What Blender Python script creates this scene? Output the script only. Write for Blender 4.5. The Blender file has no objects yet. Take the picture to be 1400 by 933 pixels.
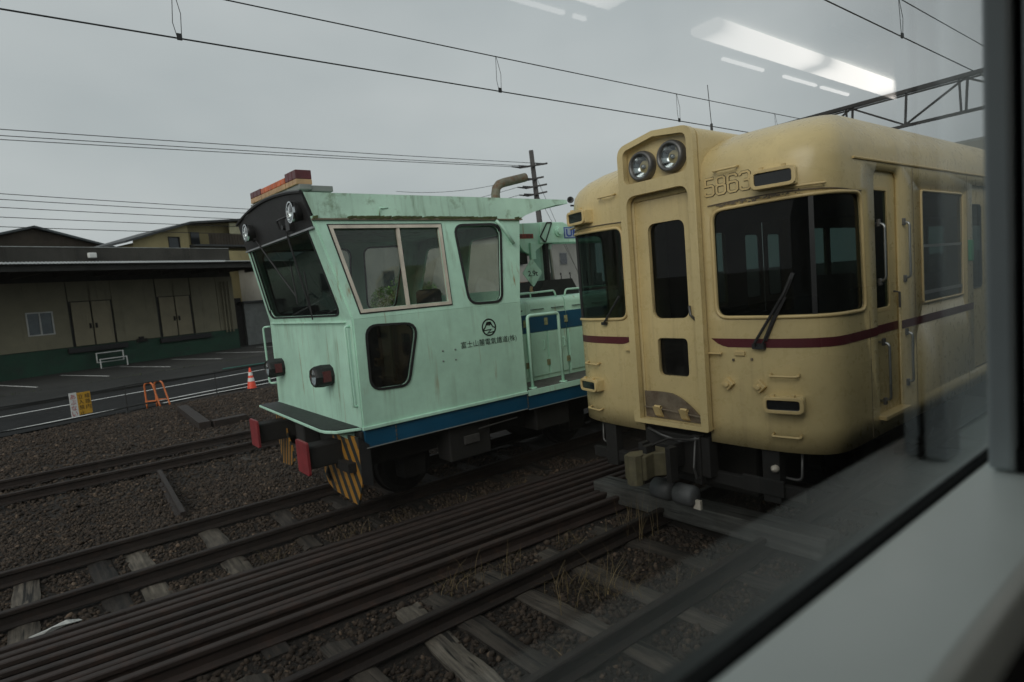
import bpy, bmesh, math, random
import numpy as np
from mathutils import Vector, Matrix, noise
from mathutils.geometry import delaunay_2d_cdt
random.seed(7); RNG = np.random.default_rng(7)
sc = bpy.context.scene
col = sc.collection
R = math.radians

# ---------------------------------------------------------------- camera
# world: X along the tracks, Y across them (away from the carriage), Z up, rail top = 0
CAMZ = 2.43
cam_d = bpy.data.cameras.new('camera'); cam = bpy.data.objects.new('camera', cam_d); col.objects.link(cam)
right = Vector((0.78472299, -0.61403191, -0.08470325))
up = Vector((0.12103982, 0.01777714, 0.99248846))
back = Vector((-0.6079138, -0.78908098, 0.08827244))
mw = Matrix.Identity(4)
for i, a in enumerate((right, up, back)):
    for j in range(3): mw[j][i] = a[j]
mw.translation = (0, 0, CAMZ)
cam.matrix_world = mw
cam_d.sensor_width = 36; cam_d.lens = 821.167 / 1400 * 36
cam_d.clip_start = 0.02; cam_d.clip_end = 3000
cam_d.dof.use_dof = True; cam_d.dof.focus_distance = 6.5; cam_d.dof.aperture_fstop = 2.2
sc.camera = cam

# ---------------------------------------------------------------- overcast sky and sun
w = bpy.data.worlds.new('World'); sc.world = w; w.use_nodes = True
nt = w.node_tree; nt.nodes.clear()
SUN_EL, SUN_AZ = R(27), R(239)
sky = nt.nodes.new('ShaderNodeTexSky'); sky.sky_type = 'NISHITA'; sky.sun_disc = False
sky.sun_elevation = SUN_EL; sky.sun_rotation = SUN_AZ; sky.air_density = 1.5; sky.dust_density = 4
b1 = nt.nodes.new('ShaderNodeBackground'); b1.inputs[1].default_value = 0.06
nt.links.new(sky.outputs[0], b1.inputs[0])
tc = nt.nodes.new('ShaderNodeTexCoord'); mp = nt.nodes.new('ShaderNodeMapping'); mp.inputs['Scale'].default_value = (1, 1, 2.2); mp.inputs['Location'].default_value = (3.1, 1.7, .4)
nz = nt.nodes.new('ShaderNodeTexNoise'); nz.inputs['Scale'].default_value = 1.25; nz.inputs['Detail'].default_value = 4; nz.inputs['Roughness'].default_value = .5
rp = nt.nodes.new('ShaderNodeValToRGB')
rp.color_ramp.elements[0].position = .3; rp.color_ramp.elements[0].color = (.44, .48, .50, 1)
rp.color_ramp.elements[1].position = .72; rp.color_ramp.elements[1].color = (.66, .68, .69, 1)
nt.links.new(tc.outputs['Generated'], mp.inputs[0]); nt.links.new(mp.outputs[0], nz.inputs['Vector']); nt.links.new(nz.outputs['Fac'], rp.inputs[0])
b2 = nt.nodes.new('ShaderNodeBackground'); b2.inputs[1].default_value = 1.0
nt.links.new(rp.outputs[0], b2.inputs[0])
mx = nt.nodes.new('ShaderNodeMixShader'); mx.inputs[0].default_value = .92
out = nt.nodes.new('ShaderNodeOutputWorld')
nt.links.new(b1.outputs[0], mx.inputs[1]); nt.links.new(b2.outputs[0], mx.inputs[2]); nt.links.new(mx.outputs[0], out.inputs[0])
sun_d = bpy.data.lights.new('sun', 'SUN'); sun_d.energy = 1.28; sun_d.angle = R(40); sun_d.color = (1, .96, .9)
sun = bpy.data.objects.new('sun', sun_d); col.objects.link(sun)
sun_dir = Vector((math.sin(SUN_AZ) * math.cos(SUN_EL), math.cos(SUN_AZ) * math.cos(SUN_EL), math.sin(SUN_EL)))
sun.rotation_euler = sun_dir.to_track_quat('Z', 'Y').to_euler()
sun.location = (0, -5, 30)
vs = sc.view_settings; vs.view_transform = 'Standard'; vs.look = 'None'; vs.gamma = 1; vs.exposure = 0.0; vs.use_curve_mapping = False
sc.cycles.use_denoising = True
sc.cycles.max_bounces = 8; sc.cycles.transparent_max_bounces = 24; sc.cycles.glossy_bounces = 4; sc.cycles.diffuse_bounces = 4
sc.cycles.caustics_reflective = False; sc.cycles.caustics_refractive = False
sc.cycles.sample_clamp_indirect = 3

# ---------------------------------------------------------------- materials
def rgb(c): return (c[0], c[1], c[2], 1)
class N:
    def __init__(s, name):
        s.m = bpy.data.materials.new(name); s.m.use_nodes = True; s.t = s.m.node_tree; s.t.nodes.clear()
        s.out = s.t.nodes.new('ShaderNodeOutputMaterial')
    def n(s, ty, **k):
        x = s.t.nodes.new('ShaderNode' + ty)
        for a, b in k.items(): setattr(x, a, b)
        return x
    def l(s, a, b): s.t.links.new(a, b)
    def noise(s, vec, scale, detail=5, rough=.6):
        x = s.n('TexNoise'); x.inputs['Scale'].default_value = scale; x.inputs['Detail'].default_value = detail; x.inputs['Roughness'].default_value = rough
        s.l(vec, x.inputs['Vector']); return x.outputs['Fac']
    def ramp(s, fac, p0, p1, c0=(0, 0, 0), c1=(1, 1, 1)):
        x = s.n('ValToRGB'); e = x.color_ramp.elements
        e[0].position = p0; e[0].color = rgb(c0); e[1].position = p1; e[1].color = rgb(c1)
        s.l(fac, x.inputs[0]); return x.outputs[0]
    def mix(s, fac, a, b, mode='MIX'):
        x = s.n('Mix', data_type='RGBA', blend_type=mode)
        for sock, v in ((x.inputs['Factor'], fac), (x.inputs[6], a), (x.inputs[7], b)):
            if isinstance(v, (int, float)): sock.default_value = v
            elif isinstance(v, tuple): sock.default_value = rgb(v)
            else: s.l(v, sock)
        return x.outputs[2]
    def math(s, op, a, b=None, clamp=False):
        x = s.n('Math', operation=op); x.use_clamp = clamp
        for k, v in enumerate((a, b)):
            if v is None: continue
            if isinstance(v, (int, float)): x.inputs[k].default_value = v
            else: s.l(v, x.inputs[k])
        return x.outputs[0]
    def map(s, vec, scale=(1, 1, 1), rot=(0, 0, 0)):
        x = s.n('Mapping'); x.inputs['Scale'].default_value = scale; x.inputs['Rotation'].default_value = rot
        s.l(vec, x.inputs[0]); return x.outputs[0]
    def obj(s): return s.n('TexCoord').outputs['Object']

def M(name, c, rough=.6, metal=0, var=.18, vs=2.5, streak=None, streak2=None, blotch=None, speck=None, bump=None, spec=.5, island=0, sz=(9, 9, .55), rnd=False):
    """painted / plain surface: base colour with uneven tone; streak/blotch/speck = (colour, low, high) thresholds of wear"""
    m = N(name); v = m.obj()
    if rnd:
        oi = m.n('ObjectInfo'); ad = m.n('VectorMath', operation='ADD'); sc_ = m.n('VectorMath', operation='SCALE'); sc_.inputs['Scale'].default_value = 40
        cb = m.n('CombineXYZ'); m.l(oi.outputs['Random'], cb.inputs[0]); m.l(oi.outputs['Random'], cb.inputs[1]); m.l(cb.outputs[0], sc_.inputs[0])
        m.l(v, ad.inputs[0]); m.l(sc_.outputs[0], ad.inputs[1]); v = ad.outputs[0]
    f = m.noise(v, vs)
    lo = tuple(x * (1 - var) for x in c); hi = tuple(min(1, x * (1 + var)) for x in c)
    cc = m.ramp(f, .3, .7, lo, hi)
    f2 = m.noise(v, vs * 9, 4, .7)
    cc = m.mix(.35 * min(1, var * 3), cc, m.ramp(f2, .3, .75, (.55, .55, .55), (1, 1, 1)), 'MULTIPLY')
    r = rough
    if streak:
        fs = m.noise(m.map(v, sz), 1.0, 4, .65); g = m.noise(v, .9, 3)
        k = m.math('MULTIPLY', m.ramp(fs, streak[1], streak[2]), m.ramp(g, .38, .62))
        cc = m.mix(k, cc, streak[0])
    if streak2:
        fs = m.noise(m.map(v, (sz[0] * 1.9, sz[1] * 1.9, sz[2] * 1.6)), 1.0, 3, .6); g = m.noise(v, 1.7, 2)
        cc = m.mix(m.math('MULTIPLY', m.ramp(fs, streak2[1], streak2[2]), m.ramp(g, .47, .62)), cc, streak2[0])
    if blotch:
        k = m.ramp(m.noise(v, vs * 2.3, 6, .7), blotch[1], blotch[2]); cc = m.mix(k, cc, blotch[0])
    if speck:
        k = m.ramp(m.noise(v, 38, 3, .6), speck[1], speck[2]); cc = m.mix(k, cc, speck[0])
    if island:
        ge = m.n('NewGeometry'); rpi = m.ramp(ge.outputs['Random Per Island'], 0, .93, (.30, .27, .25), (1.0, .97, .93)); nd = rpi.node.color_ramp.elements.new(1.0); nd.color = (2.6, 2.6, 2.6, 1)
        cc = m.mix(island, cc, rpi, 'MULTIPLY')
    if rnd:
        oi2 = m.n('ObjectInfo'); cc = m.mix(.8, cc, m.ramp(oi2.outputs['Random'], 0, 1, (.55, .55, .55), (1, 1, 1)), 'MULTIPLY')
    p = m.n('BsdfPrincipled'); m.l(cc, p.inputs['Base Color']); p.inputs['Roughness'].default_value = r; p.inputs['Metallic'].default_value = metal
    p.inputs['Specular IOR Level'].default_value = spec
    rr = m.math('ADD', m.math('MULTIPLY', m.math('SUBTRACT', f2, .5), .35), rough, True); m.l(rr, p.inputs['Roughness'])
    if bump:
        bn = m.n('Bump'); bn.inputs['Strength'].default_value = bump[1]; bn.inputs['Distance'].default_value = bump[2] if len(bump) > 2 else .01
        m.l(m.noise(v, bump[0], 5, .65), bn.inputs['Height']); m.l(bn.outputs[0], p.inputs['Normal'])
    m.l(p.outputs[0], m.out.inputs[0]); return m.m

def WOOD(name, c, dark, axis=1, rnd=True):
    m = N(name); v = m.obj()
    if rnd:
        oi = m.n('ObjectInfo'); ad = m.n('VectorMath', operation='ADD'); cb = m.n('CombineXYZ')
        k = m.math('MULTIPLY', oi.outputs['Random'], 37.0)
        for q in range(3): m.l(k, cb.inputs[q])
        m.l(v, ad.inputs[0]); m.l(cb.outputs[0], ad.inputs[1]); v = ad.outputs[0]
    s = [26, 26, 26]; s[axis] = 1.3
    g = m.noise(m.map(v, tuple(s)), 1.0, 5, .7)
    cc = m.ramp(g, .36, .66, dark, c)
    cr = m.ramp(m.noise(m.map(v, tuple(x * .55 for x in s)), 1.3, 2), .35, .4); cc = m.mix(cr, tuple(x * .25 for x in dark), cc)
    cc = m.mix(.8, cc, m.ramp(m.noise(v, 3.2), .35, .65, (.4, .38, .36), (1, 1, 1)), 'MULTIPLY')
    if rnd: cc = m.mix(.9, cc, m.ramp(oi.outputs['Random'], 0, 1, (.45, .43, .42), (1.1, 1.1, 1.1)), 'MULTIPLY')
    p = m.n('BsdfPrincipled'); m.l(cc, p.inputs['Base Color']); p.inputs['Roughness'].default_value = .85
    bn = m.n('Bump'); bn.inputs['Strength'].default_value = .8; bn.inputs['Distance'].default_value = .012
    m.l(g, bn.inputs['Height']); m.l(bn.outputs[0], p.inputs['Normal'])
    m.l(p.outputs[0], m.out.inputs[0]); return m.m

def GLASS(name, tint, refl=1.8, rough=.0, dust_veil=0):
    """thin pane: transparent tint plus Fresnel (Schlick) mirror reflection, the same from both sides"""
    m = N(name); ge = m.n('NewGeometry'); dt = m.n('VectorMath', operation='DOT_PRODUCT')
    m.l(ge.outputs['Incoming'], dt.inputs[0]); m.l(ge.outputs['Normal'], dt.inputs[1])
    k = m.math('SUBTRACT', 1.0, m.math('ABSOLUTE', dt.outputs['Value']))
    f = m.math('ADD', m.math('MULTIPLY', m.math('POWER', k, 5.0), .96 * refl), .04 * refl, True)
    tr = m.n('BsdfTransparent'); tr.inputs[0].default_value = rgb(tint)
    gl = m.n('BsdfGlossy'); gl.inputs['Color'].default_value = (1, 1, 1, 1); gl.inputs['Roughness'].default_value = rough
    mxx = m.n('MixShader'); m.l(f, mxx.inputs[0]); m.l(tr.outputs[0], mxx.inputs[1]); m.l(gl.outputs[0], mxx.inputs[2])
    o = mxx.outputs[0]
    if dust_veil:
        df = m.n('BsdfDiffuse'); df.inputs[0].default_value = (.35, .36, .33, 1)
        m2 = m.n('MixShader'); m.l(m.math('MULTIPLY', m.ramp(m.noise(m.obj(), 3, 5, .7), .35, .8), dust_veil), m2.inputs[0]); m.l(o, m2.inputs[1]); m.l(df.outputs[0], m2.inputs[2]); o = m2.outputs[0]
    m.l(o, m.out.inputs[0]); return m.m

def LAMP(name, c, s, tubes):
    """lamp cover lit by tubes end to end: dimmer at the tube ends and towards the cover's edges"""
    m = N(name); sx_ = m.n('SeparateXYZ'); m.l(m.obj(), sx_.inputs[0]); f = None
    for x0, x1 in tubes:
        t = m.math('DIVIDE', m.math('SUBTRACT', sx_.outputs[0], (x0 + x1) / 2), (x1 - x0) / 2)
        k = m.math('SUBTRACT', 1.0, m.math('POWER', m.math('ABSOLUTE', t), 6.0), True); f = k if f is None else m.math('MAXIMUM', f, k)
    e = m.n('Emission'); e.inputs[0].default_value = rgb(c); m.l(m.math('ADD', m.math('MULTIPLY', f, s * .72), s * .28), e.inputs[1])
    m.l(e.outputs[0], m.out.inputs[0]); return m.m

RUST = (.10, .045, .018)
MT = dict(
    mint=M('mint_paint', (.50, .775, .62), .42, var=.15, vs=1.5, streak=((.22, .31, .22), .54, .8), streak2=((.30, .15, .05), .60, .74), speck=((.12, .07, .03), .735, .78), bump=(3, .12, .01)),
    mint_roof=M('mint_roof_paint', (.50, .73, .59), .45, var=.14, vs=1.6, streak=((.10, .14, .07), .50, .70), blotch=((.13, .18, .09), .56, .74), bump=(3, .12, .01)),
    blue=M('blue_paint', (.004, .07, .14), .45, var=.2, vs=1.5, speck=((.1, .12, .1), .76, .8)),
    black=M('black_paint', (.02, .02, .021), .5, var=.3, vs=4, blotch=((.045, .042, .04), .55, .8)),
    rubber=M('black_rubber', (.012, .012, .013), .6, var=.1),
    under=M('underframe_grime', (.012, .011, .010), .8, var=.35, vs=5, blotch=((.028, .02, .013), .6, .8)),
    wheel=M('wheel_steel', (.018, .016, .014), .7, metal=.2, var=.3),
    red=M('dull_red_paint', (.23, .025, .03), .55, var=.25, vs=6, blotch=((.06, .02, .02), .6, .8)),
    yellow=M('hazard_yellow', (.42, .22, .03), .55, var=.25, vs=6, blotch=((.1, .06, .03), .6, .75)),
    cream=M('cream_paint', (.62, .49, .245), .30, var=.13, vs=1.3, streak=((.34, .255, .13), .55, .85), bump=(2.0, .10, .02), streak2=((.20, .11, .05), .64, .8), speck=((.16, .11, .06), .76, .8), sz=(11, 11, .5)),
    cream2=M('cream_trim_paint', (.63, .475, .225), .42, var=.12, vs=3, blotch=((.22, .16, .09), .62, .82)),
    creamdark=M('worn_sill_metal', (.17, .135, .095), .55, var=.3, vs=7, blotch=((.09, .05, .03), .5, .75)),
    maroon=M('maroon_paint', (.095, .013, .018), .4, var=.1),
    latch=M('faded_yellow_latch', (.33, .33, .17), .6, var=.4, vs=14, blotch=((.08, .08, .05), .5, .7)),
    steel=M('brushed_steel', (.42, .43, .43), .35, metal=.9, var=.1),
    dsteel=M('dull_steel', (.16, .155, .15), .45, metal=.7, var=.25, vs=8),
    grey=M('grey_metal_paint', (.22, .23, .22), .55, var=.2),
    alu=M('aluminium_frame', (.62, .56, .47), .45, metal=.1, var=.2, vs=6),
    railrust=M('rusty_rail', (.019, .012, .0095), .75, var=.4, vs=6, blotch=((.042, .022, .014), .55, .75), bump=(40, .3, .004)),
    railpile=M('stored_rail_rust', (.036, .023, .019), .7, var=.3, vs=3, blotch=((.06, .031, .022), .52, .72), bump=(40, .3, .004), rnd=True),
    stone=M('ballast_stone', (.060, .041, .028), .85, var=.3, vs=3, island=.95),
    bed=M('ballast_bed', (.022, .016, .012), .95, var=.5, vs=30, bump=(60, 1.0, .03)),
    ground=M('bare_ground', (.05, .045, .035), .95, var=.3, vs=.5),
    asphalt=M('asphalt', (.020, .0205, .021), .9, var=.25, vs=.6, spec=.15, bump=(90, .3, .004)),
    asphalt2=M('worn_parking_asphalt', (.024, .024, .022), .9, var=.35, vs=.35, blotch=((.02, .02, .017), .5, .7)),
    pave=M('concrete_pavement', (.034, .0345, .033), .9, var=.3, vs=.5, spec=.2, blotch=((.022, .022, .02), .55, .75)),
    white=M('white_road_paint', (.75, .75, .73), .7, var=.2, vs=3, blotch=((.2, .2, .2), .6, .75)),
    tie=WOOD('weathered_sleeper', (.15, .125, .10), (.04, .033, .028)),
    tiepale=WOOD('bleached_sleeper', (.30, .26, .21), (.07, .06, .05)),
    tiedark=WOOD('oily_sleeper', (.075, .06, .05), (.02, .017, .015)),
    conc=M('old_concrete', (.15, .15, .14), .85, var=.3, vs=3, blotch=((.06, .06, .055), .5, .75), bump=(30, .3, .01)),
    wallc=M('cream_wall_panel', (.22, .20, .135), .75, var=.15, vs=.8, streak=((.12, .10, .07), .55, .75), sz=(3, 3, .3)),
    doorc=M('cream_door', (.27, .235, .155), .7, var=.15, vs=.9, streak=((.13, .11, .07), .55, .75), sz=(3, 3, .3)),
    wallgreen=M('dark_green_plinth', (.012, .055, .032), .7, var=.25, vs=.8, blotch=((.015, .035, .025), .5, .7)),
    parapet=M('stained_parapet', (.055, .052, .045), .9, var=.3, vs=.5, streak=((.03, .028, .025), .45, .65), sz=(2.2, 2.2, .25)),
    corr=M('corrugated_sheet', (.42, .44, .43), .5, var=.25, vs=.6, blotch=((.16, .16, .15), .5, .7)),
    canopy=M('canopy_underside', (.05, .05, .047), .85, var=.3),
    roofdark=M('dark_roof_sheet', (.05, .055, .058), .6, var=.25, vs=.7),
    rooftile=M('slate_blue_roof', (.07, .085, .09), .6, var=.3, vs=.9),
    housey=M('yellow_ochre_wall', (.36, .30, .15), .8, var=.15, vs=.7, streak=((.18, .15, .08), .55, .8), sz=(3, 3, .4)),
    housew=M('off_white_wall', (.38, .37, .33), .8, var=.12, vs=.6, streak=((.2, .19, .16), .55, .8), sz=(2.5, 2.5, .3)),
    brick=M('salmon_wall', (.30, .15, .10), .8, var=.25, vs=4),
    gable=M('dark_gable_wall', (.05, .04, .03), .9, var=.4, vs=.7),
    tank=M('teal_tank', (.05, .11, .12), .5, var=.2),
    pole=M('utility_pole_concrete', (.075, .07, .068), .8, var=.2, vs=1),
    wire=M('black_wire', (.012, .013, .014), .6, var=.1),
    insul=M('dark_insulator', (.03, .03, .032), .4, var=.1),
    truss=M('weathered_truss_steel', (.045, .042, .042), .65, var=.3, vs=2, blotch=((.10, .055, .03), .6, .8)),
    orange=M('orange_pipe', (.62, .17, .05), .45, var=.15),
    cone=M('cone_orange', (.75, .07, .03), .5, var=.1),
    white2=M('white_plastic', (.7, .7, .68), .5, var=.08),
    signy=M('yellow_sign', (.55, .30, .03), .5, var=.15),
    ink=M('black_ink', (.012, .014, .013), .55, var=.05),
    redink=M('red_ink', (.45, .02, .03), .55, var=.05),
    blueink=M('blue_ink', (.03, .07, .33), .55, var=.1),
    paper=M('white_debris', (.55, .55, .53), .8, var=.15),
    rope=M('black_hose', (.02, .021, .02), .7, var=.2),
    teal=M('teal_hose', (.04, .16, .13), .6, var=.2),
    maroonlens=M('dark_red_lens', (.10, .015, .02), .35, var=.25, vs=10),
    orangelens=M('orange_lens', (.60, .12, .025), .35, var=.35, vs=10),
    tan=M('tan_lamp_base', (.48, .30, .16), .5, var=.2, vs=8),
    chrome=M('reflector_chrome', (.55, .57, .58), .12, metal=1, var=.05),
    lens=GLASS('lamp_lens', (.85, .88, .88), 2.2),
    exhaust=M('sooty_exhaust', (.16, .145, .105), .6, var=.3, vs=5, blotch=((.12, .05, .02), .5, .68)),
    moss=M('moss', (.07, .085, .03), .95, var=.5, vs=20),
    deck=M('grimy_deck', (.10, .095, .085), .8, var=.4, vs=5),
    dgrass=M('dry_grass', (.21, .155, .075), .9, var=.3, vs=4, island=.6),
    leaf=M('bush_leaf', (.11, .21, .04), .6, var=.35, vs=2, island=.7),
    bark=M('bark', (.06, .045, .03), .9, var=.3),
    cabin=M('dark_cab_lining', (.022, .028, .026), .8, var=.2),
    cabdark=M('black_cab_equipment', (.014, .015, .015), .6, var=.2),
    cabmint=M('cab_inner_green', (.16, .24, .20), .7, var=.15),
    sill=M('pale_sill_laminate', (.64, .70, .67), .35, var=.05, vs=2),
    pillar=M('grey_window_pillar', (.36, .40, .41), .4, var=.06),
    trim=M('black_window_gasket', (.010, .011, .011), .95, var=.1, spec=.1),
    lining=M('carriage_lining', (.42, .44, .42), .55, var=.06),
    seatcloth=M('dark_seat_cloth', (.014, .015, .015), .9, var=.2),
    shell=M('carriage_outer_paint', (.25, .30, .32), .4, var=.08),
    pane=GLASS('vehicle_pane', (.74, .79, .76), 1.1, dust_veil=.05),
    panedark=GLASS('tinted_pane', (.20, .26, .245), .45, dust_veil=.01),
    paneblack=GLASS('smoked_pane', (.10, .11, .11), .8, dust_veil=.06),
    trainpane=GLASS('carriage_window_pane', (.93, .965, .95), 1.9, dust_veil=.08),  # dust film also paints a pale haze that lifts the darks
    housepane=M('far_window_glass', (.03, .035, .04), .15, var=.1),
    slot=LAMP('lit_slot', (1, .95, .9), 1.6, ((0, 8),)),
    lamp=LAMP('fluorescent_tube_cover', (1, .93, .85), 2.5, ((-2.9, -1.95), (-1.9, -.95), (-.35, .62), (.67, 1.68), (2.2, 3.05), (3.1, 4.0), (4.05, 4.9))),
)
# hazard stripes and other true flat print
def STRIPES(name, c0, c1, scale, rot):
    m = N(name); v = m.map(m.obj(), (scale,) * 3, rot); sx = m.n('SeparateXYZ'); m.l(v, sx.inputs[0])
    f = m.math('GREATER_THAN', m.math('FRACT', sx.outputs[1]), .5)
    cc = m.mix(f, c0, c1); cc = m.mix(m.ramp(m.noise(m.obj(), 7, 6, .75), .56, .68), cc, (.025, .02, .017))
    p = m.n('BsdfPrincipled'); m.l(cc, p.inputs['Base Color']); p.inputs['Roughness'].default_value = .6
    m.l(p.outputs[0], m.out.inputs[0]); return m.m
MT['hazard'] = STRIPES('hazard_stripes', (.33, .155, .02), (.018, .023, .022), 7.0, (R(28), 0, 0))
MT['hazard_m'] = STRIPES('hazard_stripes_mirrored', (.33, .155, .02), (.018, .023, .022), 7.0, (R(-28), 0, 0))

# ---------------------------------------------------------------- mesh helpers
def T3(v): return Vector(v)
class MB:
    def __init__(s): s.v = []; s.f = []
    def add(s, vs, fs):
        o = len(s.v); s.v += [tuple(x) for x in vs]; s.f += [tuple(i + o for i in f) for f in fs]; return s
    def box(s, x0, x1, y0, y1, z0, z1, fn=None):
        vs = [(x, y, z) for x in (x0, x1) for y in (y0, y1) for z in (z0, z1)]
        if fn: vs = [fn(*p) for p in vs]
        return s.add(vs, [(0, 1, 3, 2), (4, 6, 7, 5), (0, 4, 5, 1), (2, 3, 7, 6), (0, 2, 6, 4), (1, 5, 7, 3)])
    def obox(s, c, ax, ay, az):
        """oriented box: centre and three half-axis vectors"""
        c = T3(c); ax = T3(ax); ay = T3(ay); az = T3(az)
        vs = [c + ax * i + ay * j + az * k for i in (-1, 1) for j in (-1, 1) for k in (-1, 1)]
        fs = [(0, 1, 3, 2), (4, 6, 7, 5), (0, 4, 5, 1), (2, 3, 7, 6), (0, 2, 6, 4), (1, 5, 7, 3)]
        if ax.cross(ay).dot(az) < 0: fs = [f[::-1] for f in fs]
        return s.add(vs, fs)
    def bar(s, p0, p1, wd, ht, upv=(0, 0, 1)):
        p0 = T3(p0); p1 = T3(p1); d = p1 - p0; a = d.normalized(); u = T3(upv)
        sd = a.cross(u)
        if sd.length < 1e-4: sd = a.cross(T3((1, 0, 0)))
        sd.normalize(); u = sd.cross(a)
        return s.obox((p0 + p1) / 2, d / 2, sd * wd / 2, u * ht / 2)
    def tube(s, pts, r, n=8, closed=False, cap=True, radii=None):
        pts = [T3(p) for p in pts]; m = len(pts); rings = []; prev = None
        for i, p in enumerate(pts):
            if closed: d = (pts[(i + 1) % m] - pts[i - 1])
            else: d = pts[min(i + 1, m - 1)] - pts[max(i - 1, 0)]
            d.normalize()
            if prev is None:
                a = d.orthogonal().normalized()
            else:
                a = prev - d * prev.dot(d)
                a = a.normalized() if a.length > 1e-6 else d.orthogonal().normalized()
            prev = a; b = d.cross(a); rr = radii[i] if radii else r
            rings.append([p + (a * math.cos(t) + b * math.sin(t)) * rr for t in [2 * math.pi * k / n for k in range(n)]])
        vs = [q for rg in rings for q in rg]; fs = []
        for i in range(m if closed else m - 1):
            j = (i + 1) % m
            for k in range(n): fs.append((i * n + k, i * n + (k + 1) % n, j * n + (k + 1) % n, j * n + k))
        if cap and not closed: fs += [tuple(range(n))[::-1], tuple((m - 1) * n + k for k in range(n))]
        return s.add(vs, fs)
    def cyl(s, p0, p1, r, r1=None, n=16): return s.tube([p0, p1], r, n, radii=[r, r if r1 is None else r1])
    def lathe(s, c, axis, prof, n=24):
        """prof = [(distance along axis, radius)]"""
        c = T3(c); a = T3(axis).normalized(); o = a.orthogonal().normalized(); b = a.cross(o); vs = []; fs = []
        for (t, r) in prof:
            for k in range(n):
                g = 2 * math.pi * k / n; vs.append(c + a * t + (o * math.cos(g) + b * math.sin(g)) * r)
        for i in range(len(prof) - 1):
            for k in range(n): fs.append((i * n + k, i * n + (k + 1) % n, (i + 1) * n + (k + 1) % n, (i + 1) * n + k))
        return s.add(vs, fs)
    def prism(s, poly, fn, d0, d1):
        """polygon (a,b) mapped by fn(a,b,d), extruded d0..d1"""
        n = len(poly); vs = [fn(a, b, d0) for a, b in poly] + [fn(a, b, d1) for a, b in poly]
        fs = [tuple(range(n))[::-1], tuple(range(n, 2 * n))] + [(i, (i + 1) % n, n + (i + 1) % n, n + i) for i in range(n)]
        return s.add(vs, fs)
    def build(s, name, mat, parent=None, smooth=False, bevel=0, solid=0, recalc=True, seg=2, auto=None):
        me = bpy.data.meshes.new(name); me.from_pydata([tuple(p) for p in s.v], [], s.f)
        if recalc:
            bm = bmesh.new(); bm.from_mesh(me); bmesh.ops.recalc_face_normals(bm, faces=bm.faces); bm.to_mesh(me); bm.free()
        return link(name, me, mat, parent, smooth, bevel, solid, seg, auto)
def link(name, me, mat, parent=None, smooth=False, bevel=0, solid=0, seg=2, auto=None):
    o = bpy.data.objects.new(name, me); col.objects.link(o)
    if mat is not None and not me.materials: me.materials.append(MT[mat] if isinstance(mat, str) else mat)
    if smooth or auto:
        me.polygons.foreach_set('use_smooth', [True] * len(me.polygons))
        if auto: me.set_sharp_from_angle(angle=R(auto))
    if parent is not None: par(o, parent)
    if solid:
        md = o.modifiers.new('thickness', 'SOLIDIFY'); md.thickness = abs(solid); md.offset = -1 if solid > 0 else 1
    if bevel:
        md = o.modifiers.new('bevel', 'BEVEL'); md.width = bevel; md.segments = seg; md.limit_method = 'ANGLE'; md.angle_limit = R(40)
    return o
def par(o, p):
    # meshes are built in world space; keep them there when the parent Empty stands elsewhere
    o.parent = p
    if p.type == 'EMPTY': o.matrix_parent_inverse = Matrix.Translation(-p.location)
def tag(o, label, cat, group=None, kind=None):
    if label: o['label'] = label
    if cat: o['category'] = cat
    if group: o['group'] = group
    if kind: o['kind'] = kind
    return o
def thing(name, loc, label, cat, group=None):
    e = bpy.data.objects.new(name, None); col.objects.link(e); e.location = loc; e.empty_display_size = .2
    return tag(e, label, cat, group)
def struct(o): o['kind'] = 'structure'; return o

def rpoly(pts, r, n=5):
    """round the corners of a polygon; r a number or a list"""
    m = len(pts); outp = []
    for i in range(m):
        p = Vector(pts[i]); a = (Vector(pts[i - 1]) - p); b = (Vector(pts[(i + 1) % m]) - p)
        rr = r[i] if isinstance(r, (list, tuple)) else r
        if rr <= 0: outp.append(tuple(p)); continue
        la, lb = a.length, b.length; a.normalize(); b.normalize()
        ang = a.angle(b); t = min(rr / math.tan(ang / 2), la * .49, lb * .49)
        p0 = p + a * t; p1 = p + b * t
        for k in range(n + 1):
            u = k / n; outp.append(tuple(p0 * (1 - u) ** 2 + p * 2 * u * (1 - u) + p1 * u ** 2))
    return outp
def inside(p, poly):
    x, y = p; c = False; n = len(poly); j = n - 1
    for i in range(n):
        xi, yi = poly[i]; xj, yj = poly[j]
        if (yi > y) != (yj > y) and x < (xj - xi) * (y - yi) / (yj - yi) + xi: c = not c
        j = i
    return c
def sheet(outer, holes, fn, extra=(), mb=None):
    """flat (a,b) region with holes, triangulated and mapped to space by fn(a,b)"""
    V = []; Eg = []
    for lp in [outer] + list(holes):
        o = len(V); V += [Vector(p) for p in lp]; Eg += [(o + i, o + (i + 1) % len(lp)) for i in range(len(lp))]
    V += [Vector(p) for p in extra if inside(p, outer) and not any(inside(p, h) for h in holes)]
    vv, ee, ff, *_ = delaunay_2d_cdt(V, Eg, [], 0, 1e-5)
    mb = mb or MB(); fs = []
    for f in ff:
        c = ((vv[f[0]][0] + vv[f[1]][0] + vv[f[2]][0]) / 3, (vv[f[0]][1] + vv[f[1]][1] + vv[f[2]][1]) / 3)
        if inside(c, outer) and not any(inside(c, h) for h in holes): fs.append(tuple(f))
    return mb.add([fn(p[0], p[1]) for p in vv], fs)
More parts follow.
